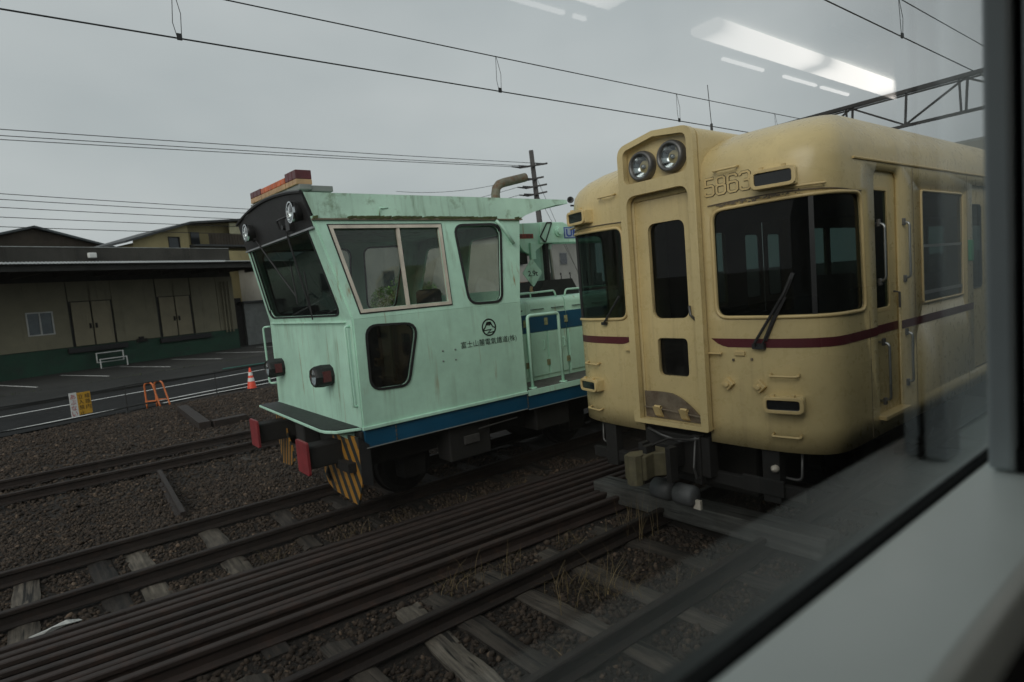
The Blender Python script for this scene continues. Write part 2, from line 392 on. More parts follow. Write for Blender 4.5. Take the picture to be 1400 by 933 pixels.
def grow(poly, d):
    """offset a polygon outwards by d"""
    n = len(poly); area = sum(poly[i - 1][0] * poly[i][1] - poly[i][0] * poly[i - 1][1] for i in range(n)); sg = 1 if area > 0 else -1
    outp = []
    for i in range(n):
        a = Vector(poly[i]) - Vector(poly[i - 1]); b = Vector(poly[(i + 1) % n]) - Vector(poly[i])
        na = Vector((a.y, -a.x)).normalized() if a.length > 1e-9 else Vector((0, 0)); nb = Vector((b.y, -b.x)).normalized() if b.length > 1e-9 else na
        m = (na + nb); m = m.normalized() if m.length > 1e-6 else na
        k = max(.5, m.dot(na)); outp.append(tuple(Vector(poly[i]) + m * (d * sg / k)))
    return outp
def ring(poly, w_, fn, d0, d1, mb=None):
    """frame of width w_ round a polygon, between depths d0 (back) and d1 (front); fn(a,b,d)"""
    mb = mb or MB(); n = len(poly); o = grow(poly, w_)
    vs = [fn(*p, d0) for p in poly] + [fn(*p, d1) for p in poly] + [fn(*p, d1) for p in o] + [fn(*p, d0) for p in o]; fs = []
    for i in range(n):
        j = (i + 1) % n
        for q in range(4): fs.append((q * n + i, q * n + j, ((q + 1) % 4) * n + j, ((q + 1) % 4) * n + i))
    return mb.add(vs, fs)
def text_mesh(body, width, height, origin, rt, upv, bold=0):
    """flat lettering: left-bottom at origin, scaled to width x height, on the plane of rt, upv"""
    cu = bpy.data.curves.new('lettering', 'FONT'); cu.body = body; cu.offset = bold
    o = bpy.data.objects.new('lettering', cu); col.objects.link(o)
    dg = bpy.context.evaluated_depsgraph_get(); me = bpy.data.meshes.new_from_object(o.evaluated_get(dg))
    bpy.data.objects.remove(o); bpy.data.curves.remove(cu)
    co = np.empty(len(me.vertices) * 3); me.vertices.foreach_get('co', co); co = co.reshape(-1, 3)
    mn = co.min(0); mxx = co.max(0); origin = np.array(origin, float); rt = np.array(rt, float); upv = np.array(upv, float)
    a = (co[:, 0] - mn[0]) / max(1e-6, mxx[0] - mn[0]) * width; b = (co[:, 1] - mn[1]) / max(1e-6, mxx[1] - mn[1]) * height
    nw = origin + a[:, None] * rt + b[:, None] * upv
    me.vertices.foreach_set('co', nw.ravel()); me.materials.clear(); me.update(); return me
def ribbon(path, wd, closed=False):
    """flat stroke outline of a 2-D polyline: left and right offset lists"""
    n = len(path); L = []; Rr = []
    for i in range(n):
        if closed: a = Vector(path[i]) - Vector(path[i - 1]); b = Vector(path[(i + 1) % n]) - Vector(path[i])
        else:
            a = Vector(path[i]) - Vector(path[max(i - 1, 0)]); b = Vector(path[min(i + 1, n - 1)]) - Vector(path[i])
            if a.length < 1e-9: a = b
            if b.length < 1e-9: b = a
        na = Vector((-a.y, a.x)).normalized(); nb = Vector((-b.y, b.x)).normalized(); m = (na + nb).normalized(); k = max(.4, m.dot(na))
        L.append(Vector(path[i]) + m * wd / 2 / k); Rr.append(Vector(path[i]) - m * wd / 2 / k)
    return L, Rr
def stroke(mb, path, wd, fn, d0, d1, closed=False):
    L, Rr = ribbon(path, wd, closed); n = len(path)
    vs = [fn(*p, d) for d in (d0, d1) for lst in (L, Rr) for p in lst]   # L0 R0 L1 R1
    fs = []
    for i in range(n if closed else n - 1):
        j = (i + 1) % n
        fs += [(2 * n + i, 3 * n + i, 3 * n + j, 2 * n + j), (i, j, n + j, n + i), (i, 2 * n + i, 2 * n + j, j), (n + i, n + j, 3 * n + j, 3 * n + i)]
    if not closed: fs += [(0, n, 3 * n, 2 * n), (n - 1, 3 * n - 1, 4 * n - 1, 2 * n - 1)]
    return mb.add(vs, fs)
# ================================================================ SETTING
AZ = R(19.2533); U = Vector((math.cos(AZ), math.sin(AZ), 0)); Vv = Vector((-math.sin(AZ), math.cos(AZ), 0))
def uv(u, v, z): p = U * u + Vv * v; return (p.x, p.y, z)
GZ = -.25
g = MB(); g.add([(-400, -400, -.30), (900, -400, -.30), (900, 900, -.30), (-400, 900, -.30)], [(0, 1, 2, 3)])
struct(g.build('ground', 'ground'))
# ballast bed: a gently uneven sheet from the carriage to the road edge
def bedz(x, y):
    z = -.185 + .03 * noise.noise((x * .9, y * .9, 0)) + .018 * noise.noise((x * 3.1, y * 3.1, 4))
    v = -x * math.sin(AZ) + y * math.cos(AZ)
    if v > 17.5: z -= .075 * min(1, (v - 17.5) / 1.8)
    if 8.9 < y: z -= .02
    return z
nx, ny = 150, 150; bv = []; bf = []
for i in range(nx + 1):
    for j in range(ny + 1):
        x = -8 + 34 * i / nx; t = j / ny
        y0 = -4.0; y1 = (19.35 + x * math.sin(AZ)) / math.cos(AZ)
        y = y0 + (y1 - y0) * t; bv.append((x, y, bedz(x, y)))
for i in range(nx):
    for j in range(ny): a = i * (ny + 1) + j; bf.append((a, a + ny + 1, a + ny + 2, a + 1))
g = MB(); g.add(bv, bf); struct(g.build('ballast_bed', 'bed', smooth=True))
def far_bed(x0, x1, name='ballast_field'):
    g = MB(); y1 = lambda x: (19.35 + x * math.sin(AZ)) / math.cos(AZ)
    g.add([(x0, -14, -.22), (x1, -14, -.22), (x1, y1(x1), -.24), (x0, y1(x0), -.24)], [(0, 1, 2, 3)])
    return struct(g.build(name, 'bed'))
far_bed(26, 160); far_bed(-60, -8)

def strip(name, mat, v0, v1, z, u0=-60, u1=160, parent=None):
    g = MB(); g.add([uv(u0, v0, z), uv(u1, v0, z), uv(u1, v1, z), uv(u0, v1, z)], [(0, 1, 2, 3)])
    return g.build(name, mat, parent)
road = struct(strip('road', 'asphalt', 19.3, 25.6, GZ))
for v0, v1 in ((20.22, 20.36), (23.75, 23.89)): strip('lane_line', 'white', v0, v1, GZ + .004, parent=road)
g = MB()   # loose zig-zag edge marking near the cone
for a, b in (((11.2, 19.45), (14.0, 19.05)), ((9.6, 19.5), (11.2, 19.45)), ((14.0, 19.05), (17.5, 19.5))):
    p0 = Vector(uv(*a, 0)); p1 = Vector(uv(*b, 0)); d = (p1 - p0).normalized(); n_ = Vector((-d.y, d.x, 0)) * .07
    z = -.236
    g.add([(q.x, q.y, z) for q in (p0 - n_, p1 - n_, p1 + n_, p0 + n_)], [(0, 1, 2, 3)])
g.build('edge_line', 'white', road)
pv = MB(); pv.box(-60, 160, 25.6, 30.2, -.29, GZ + .09, fn=lambda u, v, z: uv(u, v, z)); struct(pv.build('pavement', 'pave'))
park = struct(strip('parking_lot', 'asphalt2', 30.2, 60, GZ - .004))
for u in (10.9, 13.9, 16.9, 19.9, 22.9, 25.9):
    g = MB(); g.add([uv(u, 33.2, GZ), uv(u + .13, 33.2, GZ), uv(u + .13, 38.8, GZ), uv(u, 38.8, GZ)], [(0, 1, 2, 3)]); g.build('parking_line', 'white', park)
# ragged weeds along the kerb of the parking lot
def tuft(mb, x, y, z, h, n, sp, wd=.006):
    for _ in range(n):
        a = random.uniform(0, 2 * math.pi); l = h * random.uniform(.45, 1.1); le = sp * random.uniform(.2, 1.2)
        bx, by = x + random.gauss(0, sp * .25), y + random.gauss(0, sp * .25)
        dx, dy = math.cos(a), math.sin(a); px, py = -dy * wd, dx * wd; pr = []
        for k in range(4):
            t = k / 3; q = Vector((bx + dx * le * t * t, by + dy * le * t * t, z + l * (t - .25 * t * t * le / max(.05, sp)))); s_ = 1 - t * .85
            pr += [(q.x - px * s_, q.y - py * s_, q.z), (q.x + px * s_, q.y + py * s_, q.z)]
        mb.add(pr, [(2 * k, 2 * k + 1, 2 * k + 3, 2 * k + 2) for k in range(3)])
g = MB()
for _ in range(420):
    u = random.uniform(8, 30); v = 30.25 + random.gauss(0, .18); q = uv(u, v, -.22)
    if noise.noise((u * .6, 0, 0)) > -.05: tuft(g, q[0], q[1], -.26, random.uniform(.08, .22), 5, .15, .016)
tag(g.build('kerb_weeds', M('weed_green', (.06, .075, .03), .9, var=.4, vs=5, island=.5), recalc=False), 'patchy dry weeds along the far pavement edge', 'weeds', kind='stuff')

# ---------------------------------------------------------------- tracks
RAILP = [(-.0635, -.15), (.0635, -.15), (.0635, -.139), (.012, -.118), (.009, -.05), (.0325, -.038), (.0325, -.008), (.024, 0), (-.024, 0), (-.0325, -.008), (-.0325, -.038), (-.009, -.05), (-.012, -.118), (-.0635, -.139)]
def rail_mesh(x0, x1, y, z=0, seg=1, dy=0):
    g = MB(); n = len(RAILP); vs = []; fs = []
    for k in range(seg + 1):
        x = x0 + (x1 - x0) * k / seg; yy = y + dy * k / seg
        vs += [(x, yy + a, z + b) for a, b in RAILP]
    for k in range(seg):
        for i in range(n): fs.append((k * n + i, k * n + (i + 1) % n, (k + 1) * n + (i + 1) % n, (k + 1) * n + i))
    fs += [tuple(range(n)), tuple(seg * n + i for i in range(n))[::-1]]
    return g.add(vs, fs)
def tie_mesh(seed, L=2.1, W=.21, H=.14):
    rr = random.Random(seed); g = MB(); nx_, ny_ = 3, 12; vs = []
    for zi in (0, 1):
        for i in range(nx_ + 1):
            for j in range(ny_ + 1):
                x = (i / nx_ - .5) * W; y = (j / ny_ - .5) * L
                if i in (0, nx_): x += rr.uniform(-.012, .012)
                if j in (0, ny_): y += rr.uniform(-.03, .03)
                z = -.152 if zi else -.152 - H
                if zi: z += rr.uniform(-.006, .004) - (.012 if i in (0, nx_) else 0) - (.010 if rr.random() < .12 else 0)
                vs.append((x, y, z))
    def id_(zi, i, j): return zi * (nx_ + 1) * (ny_ + 1) + i * (ny_ + 1) + j
    fs = []
    for i in range(nx_):
        for j in range(ny_): fs += [(id_(1, i, j), id_(1, i + 1, j), id_(1, i + 1, j + 1), id_(1, i, j + 1)), (id_(0, i, j), id_(0, i, j + 1), id_(0, i + 1, j + 1), id_(0, i + 1, j))]
    for j in range(ny_): fs += [(id_(0, 0, j), id_(1, 0, j), id_(1, 0, j + 1), id_(0, 0, j + 1)), (id_(0, nx_, j), id_(0, nx_, j + 1), id_(1, nx_, j + 1), id_(1, nx_, j))]
    for i in range(nx_): fs += [(id_(0, i, 0), id_(0, i + 1, 0), id_(1, i + 1, 0), id_(1, i, 0)), (id_(0, i, ny_), id_(1, i, ny_), id_(1, i + 1, ny_), id_(0, i + 1, ny_))]
    g.add(vs, fs); me = bpy.data.meshes.new('sleeper'); me.from_pydata(g.v, [], g.f)
    bm = bmesh.new(); bm.from_mesh(me); bmesh.ops.recalc_face_normals(bm, faces=bm.faces); bm.to_mesh(me); bm.free(); return me
TIEM = {}
for k in ('tie', 'tiepale', 'tiedark'):
    TIEM[k] = [tie_mesh(q + 10 * len(TIEM)) for q in range(3)]
    for me in TIEM[k]: me.materials.append(MT[k])
PLATE = MB(); PLATE.box(-.10, .10, -.16, .16, -.158, -.139)
for a in (-.1, .1):
    for b in (-.05, .05): PLATE.cyl((b, a, -.142), (b, a, -.115), .014, n=6)
TIES = []   # (x, y centre, half length, half width) to keep the stones off
def track(label, yc, x0, x1, ties, gauge=1.132, seg=1, dy=0, plates=True):
    t = thing('railway_track', (x0, yc, -.15), label, 'railway track', 'railway tracks of the yard')
    for s_ in (-1, 1): rail_mesh(x0, x1, yc + s_ * gauge / 2, 0, seg, dy).build('rail', 'railrust', t)
    pm = None
    for i, (x, kind, rz, dz) in enumerate(ties):
        o = link('sleeper', TIEM[kind][i % 3], None, t)
        o.location = (x, yc + random.uniform(-.05, .05), dz); o.rotation_euler = (0, 0, R(rz)); TIES.append((x, yc, 1.05, .12 if dz > -.02 else .0))
    return t
near_ties = [(1.47, 'tie', 1, 0), (2.03, 'tiepale', -4, 0), (2.38, 'tie', 2, 0), (2.96, 'tie', 3, 0), (3.6, 'tie', 2, 0), (4.37, 'tie', 4, 0), (.82, 'tie', -2, 0), (.15, 'tiedark', 0, 0)]
near_ties += [(5.0 + .62 * k, 'tiedark', random.uniform(-2, 2), -.01) for k in range(9)]
track('rail track in the foreground under the cream train', 3.42, -6, 90, near_ties)
loco_ties = [(-.46, 'tiepale', 0, .003), (.18, 'tiedark', 3, 0), (.51, 'tiepale', 2, -.012), (1.25, 'tiepale', 0, .006), (2.05, 'tie', -3, -.004), (2.75, 'tiedark', 2, -.01), (-1.1, 'tie', 0, 0)]
loco_ties += [(3.4 + .65 * k, 'tiedark', random.uniform(-2, 2), -.015) for k in range(10)]
track('rail track carrying the mint green crane vehicle', 7.385, -8, 90, loco_ties)
track('half buried far rail track left of the crane vehicle', 12.25, -12, 60, [(-4 + 1.3 * k, 'tiedark', random.uniform(-3, 3), -.03) for k in range(12)], 1.16, 1, .4)

# ---------------------------------------------------------------- spare rails lying side by side
RY = [(4.86 + .142 * k) for k in range(9)]
ords = ['nearest the camera', 'second from the camera', 'third from the camera', 'fourth from the camera', 'in the middle of the row', 'fourth from the crane vehicle', 'third from the crane vehicle', 'second from the crane vehicle', 'nearest the crane vehicle']
for k, y in enumerate(RY):
    xs = -7 + random.uniform(-.4, .4); dyy = -.055 * 20
    g = rail_mesh(xs, xs + 20, y + .43 + random.uniform(-.006, .006), -.012 + random.uniform(-.006, .006), 1, dyy)
    tag(g.build('spare_rail', 'railpile', smooth=False), 'rusty spare rail lying in the row, ' + ords[k], 'spare rail', 'spare rails laid side by side')
for k, x in enumerate((-3, 1.0, 4.9)):
    g = MB(); g.box(x, x + .18, 4.6, 6.4, -.26, -.164); tag(g.build('bearer_timber', 'tiedark'), ('timber under the left end of the spare rails', 'timber under the middle of the spare rails', 'timber under the far end of the spare rails')[k], 'timber', 'timbers under the spare rails')
# loose things on the ballast
g = rail_mesh(0, 2.75, 0, 0)
me_o = g.build('loose_rail', 'railrust'); me_o.rotation_euler = (0, 0, R(-92)); me_o.location = (1.20, 11.35, -.06)
tag(me_o, 'short rusty rail lying crosswise on the ballast', 'rail', 'loose steel on the ballast')
def barlie(name, p0, p1, wd, ht, mat, label, cat):
    g = MB(); g.bar(p0, p1, wd, ht); return tag(g.build(name, mat, bevel=.006), label, cat, 'loose steel on the ballast')
barlie('loose_beam', (2.75, 18.9, -.14), (2.62, 15.2, -.12), .24, .17, 'railrust', 'long dark steel beam lying toward the road', 'beam')
barlie('loose_beam', (2.80, 15.3, -.13), (3.55, 15.35, -.13), .28, .16, 'railrust', 'short dark steel beam at the end of the longer one', 'beam')
# weathered timber across the foreground track
g = MB(); g.bar((5.0, 4.98, -.02), (4.99, 2.30, .03), .27, .20)
tag(g.build('crossing_timber', WOOD('grey_timber', (.13, .13, .12), (.05, .05, .047), 1, False), bevel=.012), 'grey weathered timber lying across the rails before the cream train', 'timber')
# white scrap on the ballast
g = MB(); pts = [(-.42, 6.40), (-.30, 6.45), (-.16, 6.47), (-.07, 6.50), (-.05, 6.45), (-.13, 6.42), (-.26, 6.39), (-.36, 6.385)]
g.prism(pts, lambda a, b, d: (a, b, -.13 + d + .03 * math.sin(a * 22)), 0, .006); tag(g.build('plastic_scrap', 'paper'), 'torn white plastic scrap beside the crane vehicle track', 'scrap')

# ---------------------------------------------------------------- ballast stones
def stones(N_, x0, x1, y0f, y1f, s0, s1, name, label):
    t = (1 + 5 ** .5) / 2
    ico = np.array([(-1, t, 0), (1, t, 0), (-1, -t, 0), (1, -t, 0), (0, -1, t), (0, 1, t), (0, -1, -t), (0, 1, -t), (t, 0, -1), (t, 0, 1), (-t, 0, -1), (-t, 0, 1)], float); ico /= np.linalg.norm(ico[0])
    fa = np.array([(0, 11, 5), (0, 5, 1), (0, 1, 7), (0, 7, 10), (0, 10, 11), (1, 5, 9), (5, 11, 4), (11, 10, 2), (10, 7, 6), (7, 1, 8), (3, 9, 4), (3, 4, 2), (3, 2, 6), (3, 6, 8), (3, 8, 9), (4, 9, 5), (2, 4, 11), (6, 2, 10), (8, 6, 7), (9, 8, 1)])
    X = RNG.uniform(x0, x1, N_); Y = RNG.uniform(y0f, y1f, N_)
    keep = np.ones(N_, bool)
    for yc in (3.42, 7.385):
        for s_ in (-1, 1): keep &= np.abs(Y - yc - s_ * .566) > .085
    for tx, ty, hl, hw in TIES:
        if hw > 0:
            on = (np.abs(X - tx) < hw) & (np.abs(Y - ty) < hl)
            keep &= ~(on & (RNG.uniform(0, 1, N_) > (.03 if ty < 5 else .12)))
    keep &= ~((Y > 4.72 + .43 - .055 * (X + 7)) & (Y < 6.1 + .43 - .055 * (X + 7)))
    vlim = -X * math.sin(AZ) + Y * math.cos(AZ); keep &= vlim < 19.2
    X = X[keep]; Y = Y[keep]; n = len(X)
    Z = np.array([bedz(a, b) for a, b in zip(X, Y)])
    # between the rails the ballast lies lower than the sleeper tops
    S = RNG.uniform(s0, s1, n) * (1 + .5 * (RNG.uniform(0, 1, n) > .93))
    V = ico[None] * (1 + RNG.uniform(-.28, .28, (n, 12, 1)))
    V = V * RNG.uniform(.55, 1.15, (n, 1, 3)) * S[:, None, None]
    q = RNG.normal(size=(n, 4)); q /= np.linalg.norm(q, axis=1)[:, None]; a, b, c, d = q.T
    Rm = np.stack([np.stack([a*a+b*b-c*c-d*d, 2*(b*c-a*d), 2*(b*d+a*c)], -1), np.stack([2*(b*c+a*d), a*a-b*b+c*c-d*d, 2*(c*d-a*b)], -1), np.stack([2*(b*d-a*c), 2*(c*d+a*b), a*a-b*b-c*c+d*d], -1)], 1)
    V = np.einsum('nij,nkj->nki', Rm, V); V += np.stack([X, Y, Z + S * RNG.uniform(-.2, .55, n)], -1)[:, None]
    F = (fa[None] + 12 * np.arange(n)[:, None, None]).reshape(-1, 3)
    me = bpy.data.meshes.new(name); me.vertices.add(n * 12); me.vertices.foreach_set('co', V.ravel())
    me.loops.add(len(F) * 3); me.loops.foreach_set('vertex_index', F.ravel().astype(np.int32))
    me.polygons.add(len(F)); me.polygons.foreach_set('loop_start', np.arange(0, len(F) * 3, 3, dtype=np.int32)); me.update(calc_edges=True)
    return tag(link(name, me, 'stone'), label, 'ballast', kind='stuff')
stones(30000, -1.2, 6.5, 1.4, 6.2, .011, .030, 'ballast_gravel', 'loose dark ballast stones around the foreground track')
stones(34000, -1.6, 6.0, 6.2, 10.5, .010, .027, 'ballast_gravel', 'loose brown ballast stones along the crane vehicle track')
stones(32000, -2.2, 8.0, 10.5, 21.0, .016, .036, 'ballast_gravel', 'loose ballast stones between far track and road')
g = MB()
for cx, cy, n, hh, sp in ((3.45, 3.45, 40, .34, .36), (3.25, 3.75, 24, .28, .3), (4.45, 3.99, 24, .5, .2), (2.62, 4.5, 24, .26, .22), (2.97, 4.2, 5, .5, .1), (3.9, 4.4, 14, .2, .25), (3.2, 4.55, 10, .16, .25), (4.1, 3.0, 9, .25, .3), (2.6, 3.0, 6, .2, .2), (1.6, 6.4, 10, .18, .2), (2.4, 6.35, 14, .2, .25), (3.0, 6.3, 10, .2, .25), (3.9, 6.2, 14, .22, .25), (4.6, 6.1, 12, .22, .25), (1.3, 3.6, 6, .2, .2)):
    for _ in range(n): tuft(g, cx + random.gauss(0, sp * .5), cy + random.gauss(0, sp * .4), -.19, hh * random.uniform(.5, 1.2), 2, sp * .8, .0032)
tag(g.build('dry_grass', 'dgrass', recalc=False), 'thin dry grass growing between the rails', 'grass', kind='stuff')
# ================================================================ MINT CRANE VEHICLE
YL = 7.39
L = thing('crane_motor_car', (6.0, YL, 0), 'mint green rail motor car with blue sill stripe, black visor and crane', 'rail vehicle')
def lean(z): return 5.96 + (.15 * (z - 2.24) if z > 2.24 else 0)
def mir(p): return (p[0], 2 * YL - p[1], p[2])
W1 = [(2.65, 2.335), (3.712, 2.335), (3.748, 3.200), (2.472, 3.197)]
W2 = rpoly([(4.011, 2.295), (4.468, 2.287), (4.650, 3.225), (3.983, 3.212)], .11)
W3 = rpoly([(2.655, 1.485), (3.082, 1.469), (3.256, 2.12), (2.664, 2.15)], .12)
WD = [(3.05, 2.33), (3.60, 2.33), (3.60, 3.15), (2.95, 3.15)]
low = [(2.52, 1.09), (4.75, 1.09), (4.76, 2.24), (2.53, 2.24)]; upp = [(2.53, 2.24), (4.76, 2.24), (5.0, 3.33), (2.29, 3.33)]
g = MB()
sheet(low, [W3], lambda a, b: (a, lean(b), b), mb=g); sheet(upp, [W1, W2], lambda a, b: (a, lean(b), b), mb=g)
sheet(low, [], lambda a, b: mir((a, lean(b), b)), mb=g); sheet(upp, [rpoly(W1, .1), W2], lambda a, b: mir((a, lean(b), b)), mb=g)
def fx(z): return 2.52 + .01 * (z - 1.09) / 1.15 if z < 2.24 else 2.53 - .23 * (z - 2.24)
def fwid(z): return YL - lean(z)
def front(t, z, d=0): return (fx(z) - d, YL + t * fwid(z), z)     # t -1 near side .. +1 far side
def frow(z): return fwid(z)
sheet([(-1, 1.09), (1, 1.09), (1, 2.24), (-1, 2.24)], [], front, mb=g)
WS = rpoly([(-.83, 2.30), (.90, 2.30), (.89, 3.20), (-.83, 3.20)], [.10, .10, .02, .02])
sheet([(-1, 2.24), (1, 2.24), (1, 3.33), (-1, 3.33)], [WS], front, mb=g)
# rear wall with two windows
RW = [rpoly([(-.8, 2.4), (-.15, 2.4), (-.15, 3.15), (-.8, 3.15)], .08), rpoly([(.15, 2.4), (.8, 2.4), (.8, 3.15), (.15, 3.15)], .08)]
def rear(t, z): return (4.75 + (.24 * (z - 2.24) / 1.09 if z > 2.24 else .01), YL + t * fwid(z), z)
sheet([(-1, 1.09), (1, 1.09), (1, 2.24), (-1, 2.24)], [], rear, mb=g); sheet([(-1, 2.24), (1, 2.24), (1, 3.33), (-1, 3.33)], RW, rear, mb=g)
cab = g.build('cab_body', 'mint', L, recalc=False)
md = cab.modifiers.new('thickness', 'SOLIDIFY'); md.thickness = .03; md.offset = 0
# inner lining, floor and equipment seen through the glass
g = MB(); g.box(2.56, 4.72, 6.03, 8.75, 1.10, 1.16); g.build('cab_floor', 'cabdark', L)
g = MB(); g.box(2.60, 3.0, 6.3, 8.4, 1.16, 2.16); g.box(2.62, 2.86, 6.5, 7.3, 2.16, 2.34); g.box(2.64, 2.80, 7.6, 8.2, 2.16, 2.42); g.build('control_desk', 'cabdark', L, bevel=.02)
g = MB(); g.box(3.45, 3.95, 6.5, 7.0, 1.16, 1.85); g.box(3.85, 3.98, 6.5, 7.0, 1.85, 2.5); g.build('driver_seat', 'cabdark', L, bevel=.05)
g = MB(); g.box(4.2, 4.70, 6.25, 8.5, 1.16, 2.22); g.build('equipment_cabinet', 'cabmint', L, bevel=.02)
g = MB(); g.tube([(2.7, 7.9, 2.2), (2.72, 7.9, 2.5), (2.75, 7.7, 2.58), (2.75, 7.5, 2.5)], .012); g.build('control_lever', 'steel', L)
g = MB(); g.bar((2.86, 7.1, 2.33), (2.74, 7.35, 2.52), .004, .16); g.build('clipboard', 'paper', L)
# roof: vaulted shell with a thin rear overhang
prof = [(-1.29, 3.30), (-1.268, 3.57)]
for k in range(1, 13): t = -1 + k / 6.5; prof.append((1.268 * (-1 + 2 * k / 13), 3.57 + .10 * (1 - (-1 + 2 * k / 13) ** 2)))
prof += [(1.268, 3.57), (1.29, 3.30)]
def rzb(x):   # underside level along the rear overhang
    return 3.30 if x < 5.0 else 3.30 + .215 * min(1, (x - 5.0) / .75) ** .7
xs = [2.30, 2.6, 3.5, 4.5, 5.0, 5.1, 5.25, 5.45, 5.65, 5.87]; g = MB(); vs = []; np_ = len(prof)
for i, x in enumerate(xs):
    for (a, b) in prof:
        zz = max(b, rzb(x)) if b < 3.31 else b
        xx = x - (.085 * (b - 3.30) / .27 if i == 0 else 0)
        if i == 0 and b > 3.571: xx = 2.30 - .085 - .05 * (b - 3.57)
        vs.append((xx, YL + a, zz))
fs = [(i * np_ + j, i * np_ + j + 1, (i + 1) * np_ + j + 1, (i + 1) * np_ + j) for i in range(len(xs) - 1) for j in range(np_ - 1)]
fs += [(i * np_, (i + 1) * np_, (i + 1) * np_ + np_ - 1, i * np_ + np_ - 1) for i in range(len(xs) - 1)]
fs += [tuple((len(xs) - 1) * np_ + j for j in range(np_))]
g.add(vs, fs); roof = g.build('roof', 'mint_roof', L, auto=38)
g = MB(); g.box(2.27, 5.02, 6.075, 6.118, 3.286, 3.302); g.build('gutter', 'creamdark', roof)
g = MB()   # moss along the gutter
for k in range(420):
    x = random.uniform(2.3, 5.0)
    if noise.noise((x * 2.2, 3, 0)) < -.12: continue
    s_ = random.uniform(.006, .016); g.obox((x, 6.092 + random.uniform(-.01, .01), 3.303 + s_ * .6), (s_ * 1.6, 0, s_ * .3), (0, s_, 0), (s_ * .2, 0, s_))
tag(g.build('gutter_moss', 'moss', roof), 'moss growing along the roof gutter', None, kind='stuff')
# black visor panel
vp = [(-1.262, 3.215)] + [(a * .985, b - .012) for a, b in prof[1:-1]] + [(1.262, 3.215)]
g = MB(); n = len(vp)
def vx(z): return 2.297 - .075 * (z - 3.22) / .35
v0 = [(vx(b) - .022, YL + a, b) for a, b in vp]; v1 = [(vx(b) + .02, YL + a, b) for a, b in vp]
g.add(v0 + v1, [tuple(range(n)), tuple(range(n, 2 * n))[::-1]] + [(i, (i + 1) % n, n + (i + 1) % n, n + i) for i in range(n)])
visor = g.build('visor', 'black', L)
g = MB(); ed = [(vx(b) - .03, YL + a * 1.0, b + .002) for a, b in prof[1:-1]]
g.tube(ed, .02, 6); g.build('visor_rim', 'black', visor)
g = MB(); g.bar((2.275, YL - 1.28, 3.212), (2.275, YL + 1.28, 3.212), .022, .02); g.build('trim_strip', 'steel', visor)
for sy in (6.35, 8.10):
    c = Vector((2.235, sy, 3.40)); g = MB(); g.lathe(c, (-1, 0, 0), [(-.03, .08), (.05, .105), (.085, .108), (.09, .1)], 20); hl = g.build('headlight', 'black', L, smooth=True)
    g = MB(); g.lathe(c, (-1, 0, 0), [(.02, .0), (.03, .05), (.082, .095)], 20); g.build('reflector', 'chrome', hl, smooth=True)
    g = MB(); g.lathe(c, (-1, 0, 0), [(.08, .112), (.1, .112), (.1, .096), (.08, .096)], 20); g.build('rim', 'chrome', hl, smooth=False)
    g = MB(); g.lathe(c, (-1, 0, 0), [(.088, .096), (.1, .06), (.105, .0)], 20); g.build('lens', 'lens', hl, smooth=True)
for sy in (6.70, 8.47):
    c = Vector((2.52, sy, 1.615)); g = MB(); g.lathe(c, (-1, 0, 0), [(0, .12), (.12, .128), (.2, .118), (.225, .105), (.21, .1)], 8); hl = g.build('marker_lamp', 'rubber', L)
    g = MB(); g.lathe(c, (-1, 0, 0), [(.16, .0), (.17, .05), (.215, .1)], 16); g.build('reflector', 'chrome', hl, smooth=True)
    g = MB(); g.lathe(c, (-1, 0, 0), [(.215, .1), (.228, .06), (.232, 0)], 16); g.build('lens', 'lens', hl, smooth=True)
    g = MB(); g.obox(c + Vector((-.1, -.116, .0)), (.045, 0, 0), (0, .012, 0), (0, 0, .06)); g.build('red_lens', 'maroonlens', hl)
# glazing
def side(a, b, d=0): return (a, lean(b) - d, b)
def pane(poly, fn, mat, parent, name='window_pane', d=-.012):
    return sheet(poly, [], lambda a, b: fn(a, b, d)).build(name, mat, parent, recalc=False)
g = ring(W1, .035, side, -.02, .03); wf = g.build('sliding_window_frame', 'alu', L)
pane(W1, side, 'pane', wf)
g = MB(); g.bar(side(3.192, 2.335, .008), side(3.222, 3.2, .008), .035, .03, (0, 1, 0)); g.build('mullion', 'alu', wf)
g = ring(W1, .012, side, .0, .004); g.v = [(x, y, z) for x, y, z in ring(grow(W1, .036), .012, side, -.01, .022).v]; g.build('seal', 'rubber', wf)
g = ring(W2, .028, side, -.02, .028); wf = g.build('rear_window_seal', 'rubber', L); pane(W2, side, 'pane', wf)
g = ring(W3, .025, side, -.02, .028); wf = g.build('lower_window_seal', 'rubber', L); pane(W3, side, 'paneblack', wf)
g = MB(); g.prism([(2.98, 1.72), (3.06, 1.735), (3.13, 1.77), (3.10, 1.70), (3.03, 1.665), (2.99, 1.69)], lambda a, b, d: (a, 6.0 + d, b), 0, .004); g.build('inner_sticker', 'grey', wf)
def mside(a, b, d=0): return mir(side(a, b, d))
for poly in (rpoly(W1, .1), W2):
    g = ring(poly, .025, mside, -.02, .028); wf = g.build('far_window_seal', 'rubber', L); pane(poly, mside, 'pane', wf)
g = ring(WS, .02, lambda a, b, d: front(a, b, d), -.02, .026); wf = g.build('windscreen_seal', 'rubber', L)
sheet(WS, [], lambda a, b: front(a, b, -.012)).build('windscreen', 'panedark', wf, recalc=False)
for poly in RW: sheet(poly, [], lambda a, b: (rear(a, b)[0] + .01,) + rear(a, b)[1:]).build('rear_pane', 'pane', L, recalc=False)
